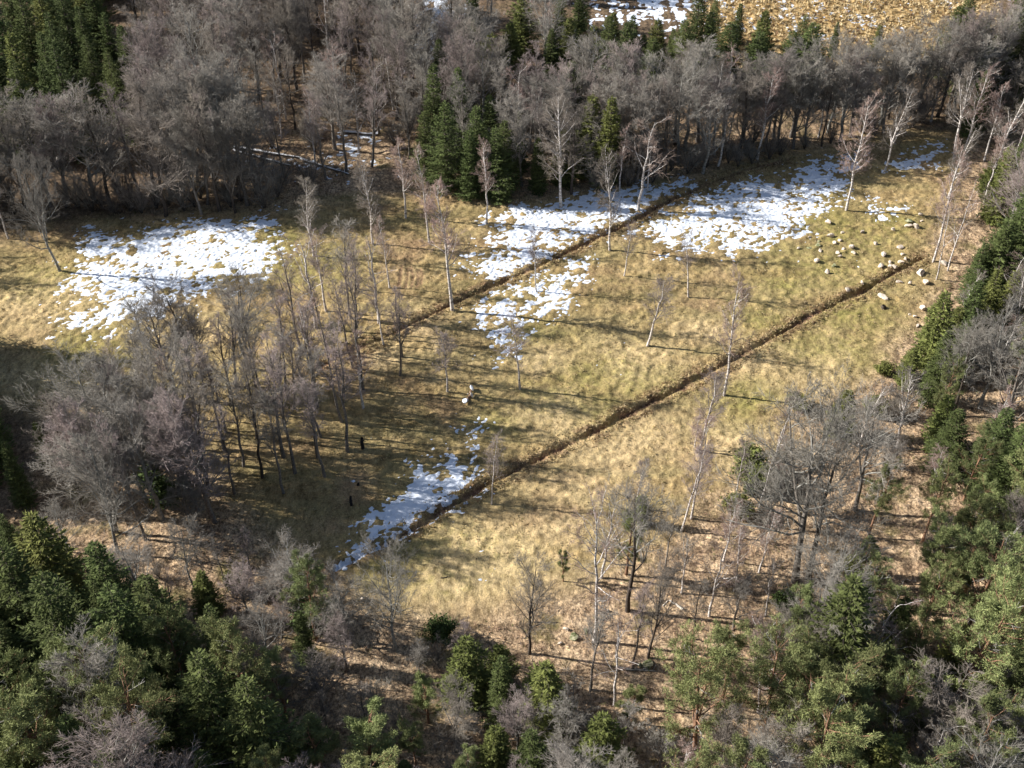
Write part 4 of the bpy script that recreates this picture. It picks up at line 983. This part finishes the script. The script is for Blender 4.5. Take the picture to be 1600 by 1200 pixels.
def stump(px, py, h, r, label, m=M_STUMP):
    x, y = at(px, py); e = bpy.data.objects.new('tree_stump', None); COL.objects.link(e); e.location = (x, y, gz(x, y) - 0.1)
    e['label'] = label; e['category'] = 'stump'
    g = np.random.default_rng(int(px)); A_ = Acc()
    P = np.array([[[0, 0, 0], [0.02, 0, h * .25], [-0.03, 0.02, h * 0.6], [0.03, 0, h]]], float)
    tubes(A_, P, np.array([[r * 1.1, r, r * 0.95, r * 0.8]]), 7); link('trunk', A_.mesh('trunk', [m]), e)
    B_ = Acc(); L1, R1 = spawn(g, P, np.array([[r, r, r, r]]), 5, 0.4, 0.95, (0.6, 1.3), 0.35, 3, wob=0.3); tubes(B_, L1, R1 * 0.8, 4)
    A2 = link('snags', B_.mesh('snags', [m]), e)
stump(567, 703, 1.9, 0.24, 'blackish upright broken stump among long tree shadows')
stump(549, 790, 1.6, 0.18, 'lower dark broken stump among the striped tree shadows')
stump(1380, 483, 0.5, 0.4, 'low rotten stump on green grass right of the near ditch', M_BARKDK)
stump(560, 760, 0.5, 0.2, 'tiny dark stump left of the slanting snow patch')

# ------------------------------------------------------------------ labels: every thing is told from its neighbours
ORD = ['first', 'second', 'third', 'fourth', 'fifth', 'sixth', 'seventh', 'eighth', 'ninth', 'tenth', 'eleventh', 'twelfth', 'thirteenth', 'fourteenth', 'fifteenth',
       'sixteenth', 'seventeenth', 'eighteenth', 'nineteenth', 'twentieth']
WHERE = {'left_wood': 'wood behind left snow', 'spruce_stand': 'upper left stand', 'far_wood': 'far upper left wood', 'clearing': 'small far clearing',
         'middle_wood': 'upper middle wood', 'right_wood': 'wood behind widest snow', 'north_wood': 'top middle wood', 'wood_foot_right': 'wood edge above widest snow', 'wood_foot_left': 'wood edge above left snow', 'right_edge': 'upper right wood', 'east_wood': 'wood right of oaks',
         'pine_slope': 'lower right slope', 'leaf_slope': 'leafy lower right slope', 'near_scrub': 'bottom middle scrub', 'near_conifers': 'bottom left wood',
         'bank_scrub': 'lower left scrub', 'grey_clump': 'left grey clump', 'alder_grove': 'grove casting stripes', 'grove_edge': 'grove upper edge', 'grove_tail': 'grove right edge',
         'left_edge': 'dark left edge stand', 'beyond_left': 'far left meadow edge', 'boulder': 'stone field at right', 'boulder_low': 'stones in lower wood', 'bush': 'evergreen bushes'}
GROUPS = {'bare_tree': 'bare trees of the woods', 'slender_tree': 'thin bare trees', 'birch_tree': 'white trunked birches', 'oak_tree': 'old gnarled oaks', 'spruce_tree': 'dark spruces',
          'pine_tree': 'green pines', 'boulder': 'boulders lying about', 'evergreen_bush': 'evergreen bushes', 'bare_shrub': 'bare shrubs under the trees'}
NOUN = {'bare_tree': 'bare tree', 'slender_tree': 'thin bare tree', 'birch_tree': 'birch', 'oak_tree': 'old oak', 'spruce_tree': 'spruce', 'pine_tree': 'pine', 'boulder': 'boulder', 'evergreen_bush': 'bush', 'bare_shrub': 'bare shrub'}
SINGLE_ZONE = [  # first polygon (photograph pixels) that holds the foot names the place
    ('boulders at right', (1400, 380, 1700, 450)), ('top right snow', (1290, 180, 1700, 335)), ('top of photo', (780, -200, 1700, 125)), ('upper left corner', (-200, -200, 330, 262)),
    ('dark middle spruces', (640, 200, 860, 305)), ('far clearing', (380, 180, 640, 300)), ('left snow patch', (-100, 300, 520, 440)), ('upper middle wood edge', (600, 240, 1090, 400)),
    ('upper ditch', (540, 370, 900, 560)), ('right snow patch', (900, 400, 1200, 560)), ('central shadows', (400, 480, 860, 660)), ('near ditch', (860, 560, 1260, 840)),
    ('right hand wood', (1260, 400, 1700, 830)), ('left edge', (-200, 560, 150, 820)), ('lower left corner', (-200, 821, 460, 1400)), ('lower right corner', (1200, 821, 1800, 1400)),
    ('lower middle wood', (460, 820, 1199, 1400))]
for p in PLACED:
    p['px'], p['py'] = (float(v) for v in to_px(p['x'], p['y'], float(zbase(p['x'], p['y']))))
    if p['zone'] == 'single':
        p['zone'] = 'near ' + next((n for n, (a_, b_, c_, d_) in SINGLE_ZONE if a_ <= p['px'] <= c_ and b_ <= p['py'] <= d_), 'meadow middle')
        WHERE[p['zone']] = p['zone'][5:]
from collections import defaultdict
byz = defaultdict(list)
for p in PLACED:
    byz[(p['zone'], p['name'])].append(p)
for (zone, name), ps in byz.items():
    ps.sort(key=lambda p: -p['py'])
    n = len(ps); rows = max(1, round(math.sqrt(n / 2.2)))
    per = math.ceil(n / rows)
    for r in range(rows):
        row = sorted(ps[r * per:(r + 1) * per], key=lambda p: p['px'])
        for c, p in enumerate(row):
            where = WHERE[zone]
            adj = p['tone']
            near_ = 'by the ' if zone.startswith('near ') else 'in the '
            if rows == 1:
                lab = f"{adj} {NOUN[name]}, {ORD[c]} from left {near_}{where}" if n > 1 else f"{adj} {NOUN[name]} {near_}{where}"
            else:
                lab = f"{adj} {NOUN[name]}, {ORD[c]} from left in {ORD[r]} row {near_}{where}"
            p['o']['label'] = lab
            p['o']['group'] = GROUPS[name]
SC['counts'] = str({k: sum(1 for p in PLACED if p['name'] == k) for k in NOUN})
print('PLACED', len(PLACED), {k: sum(1 for p in PLACED if p['name'] == k) for k in NOUN})
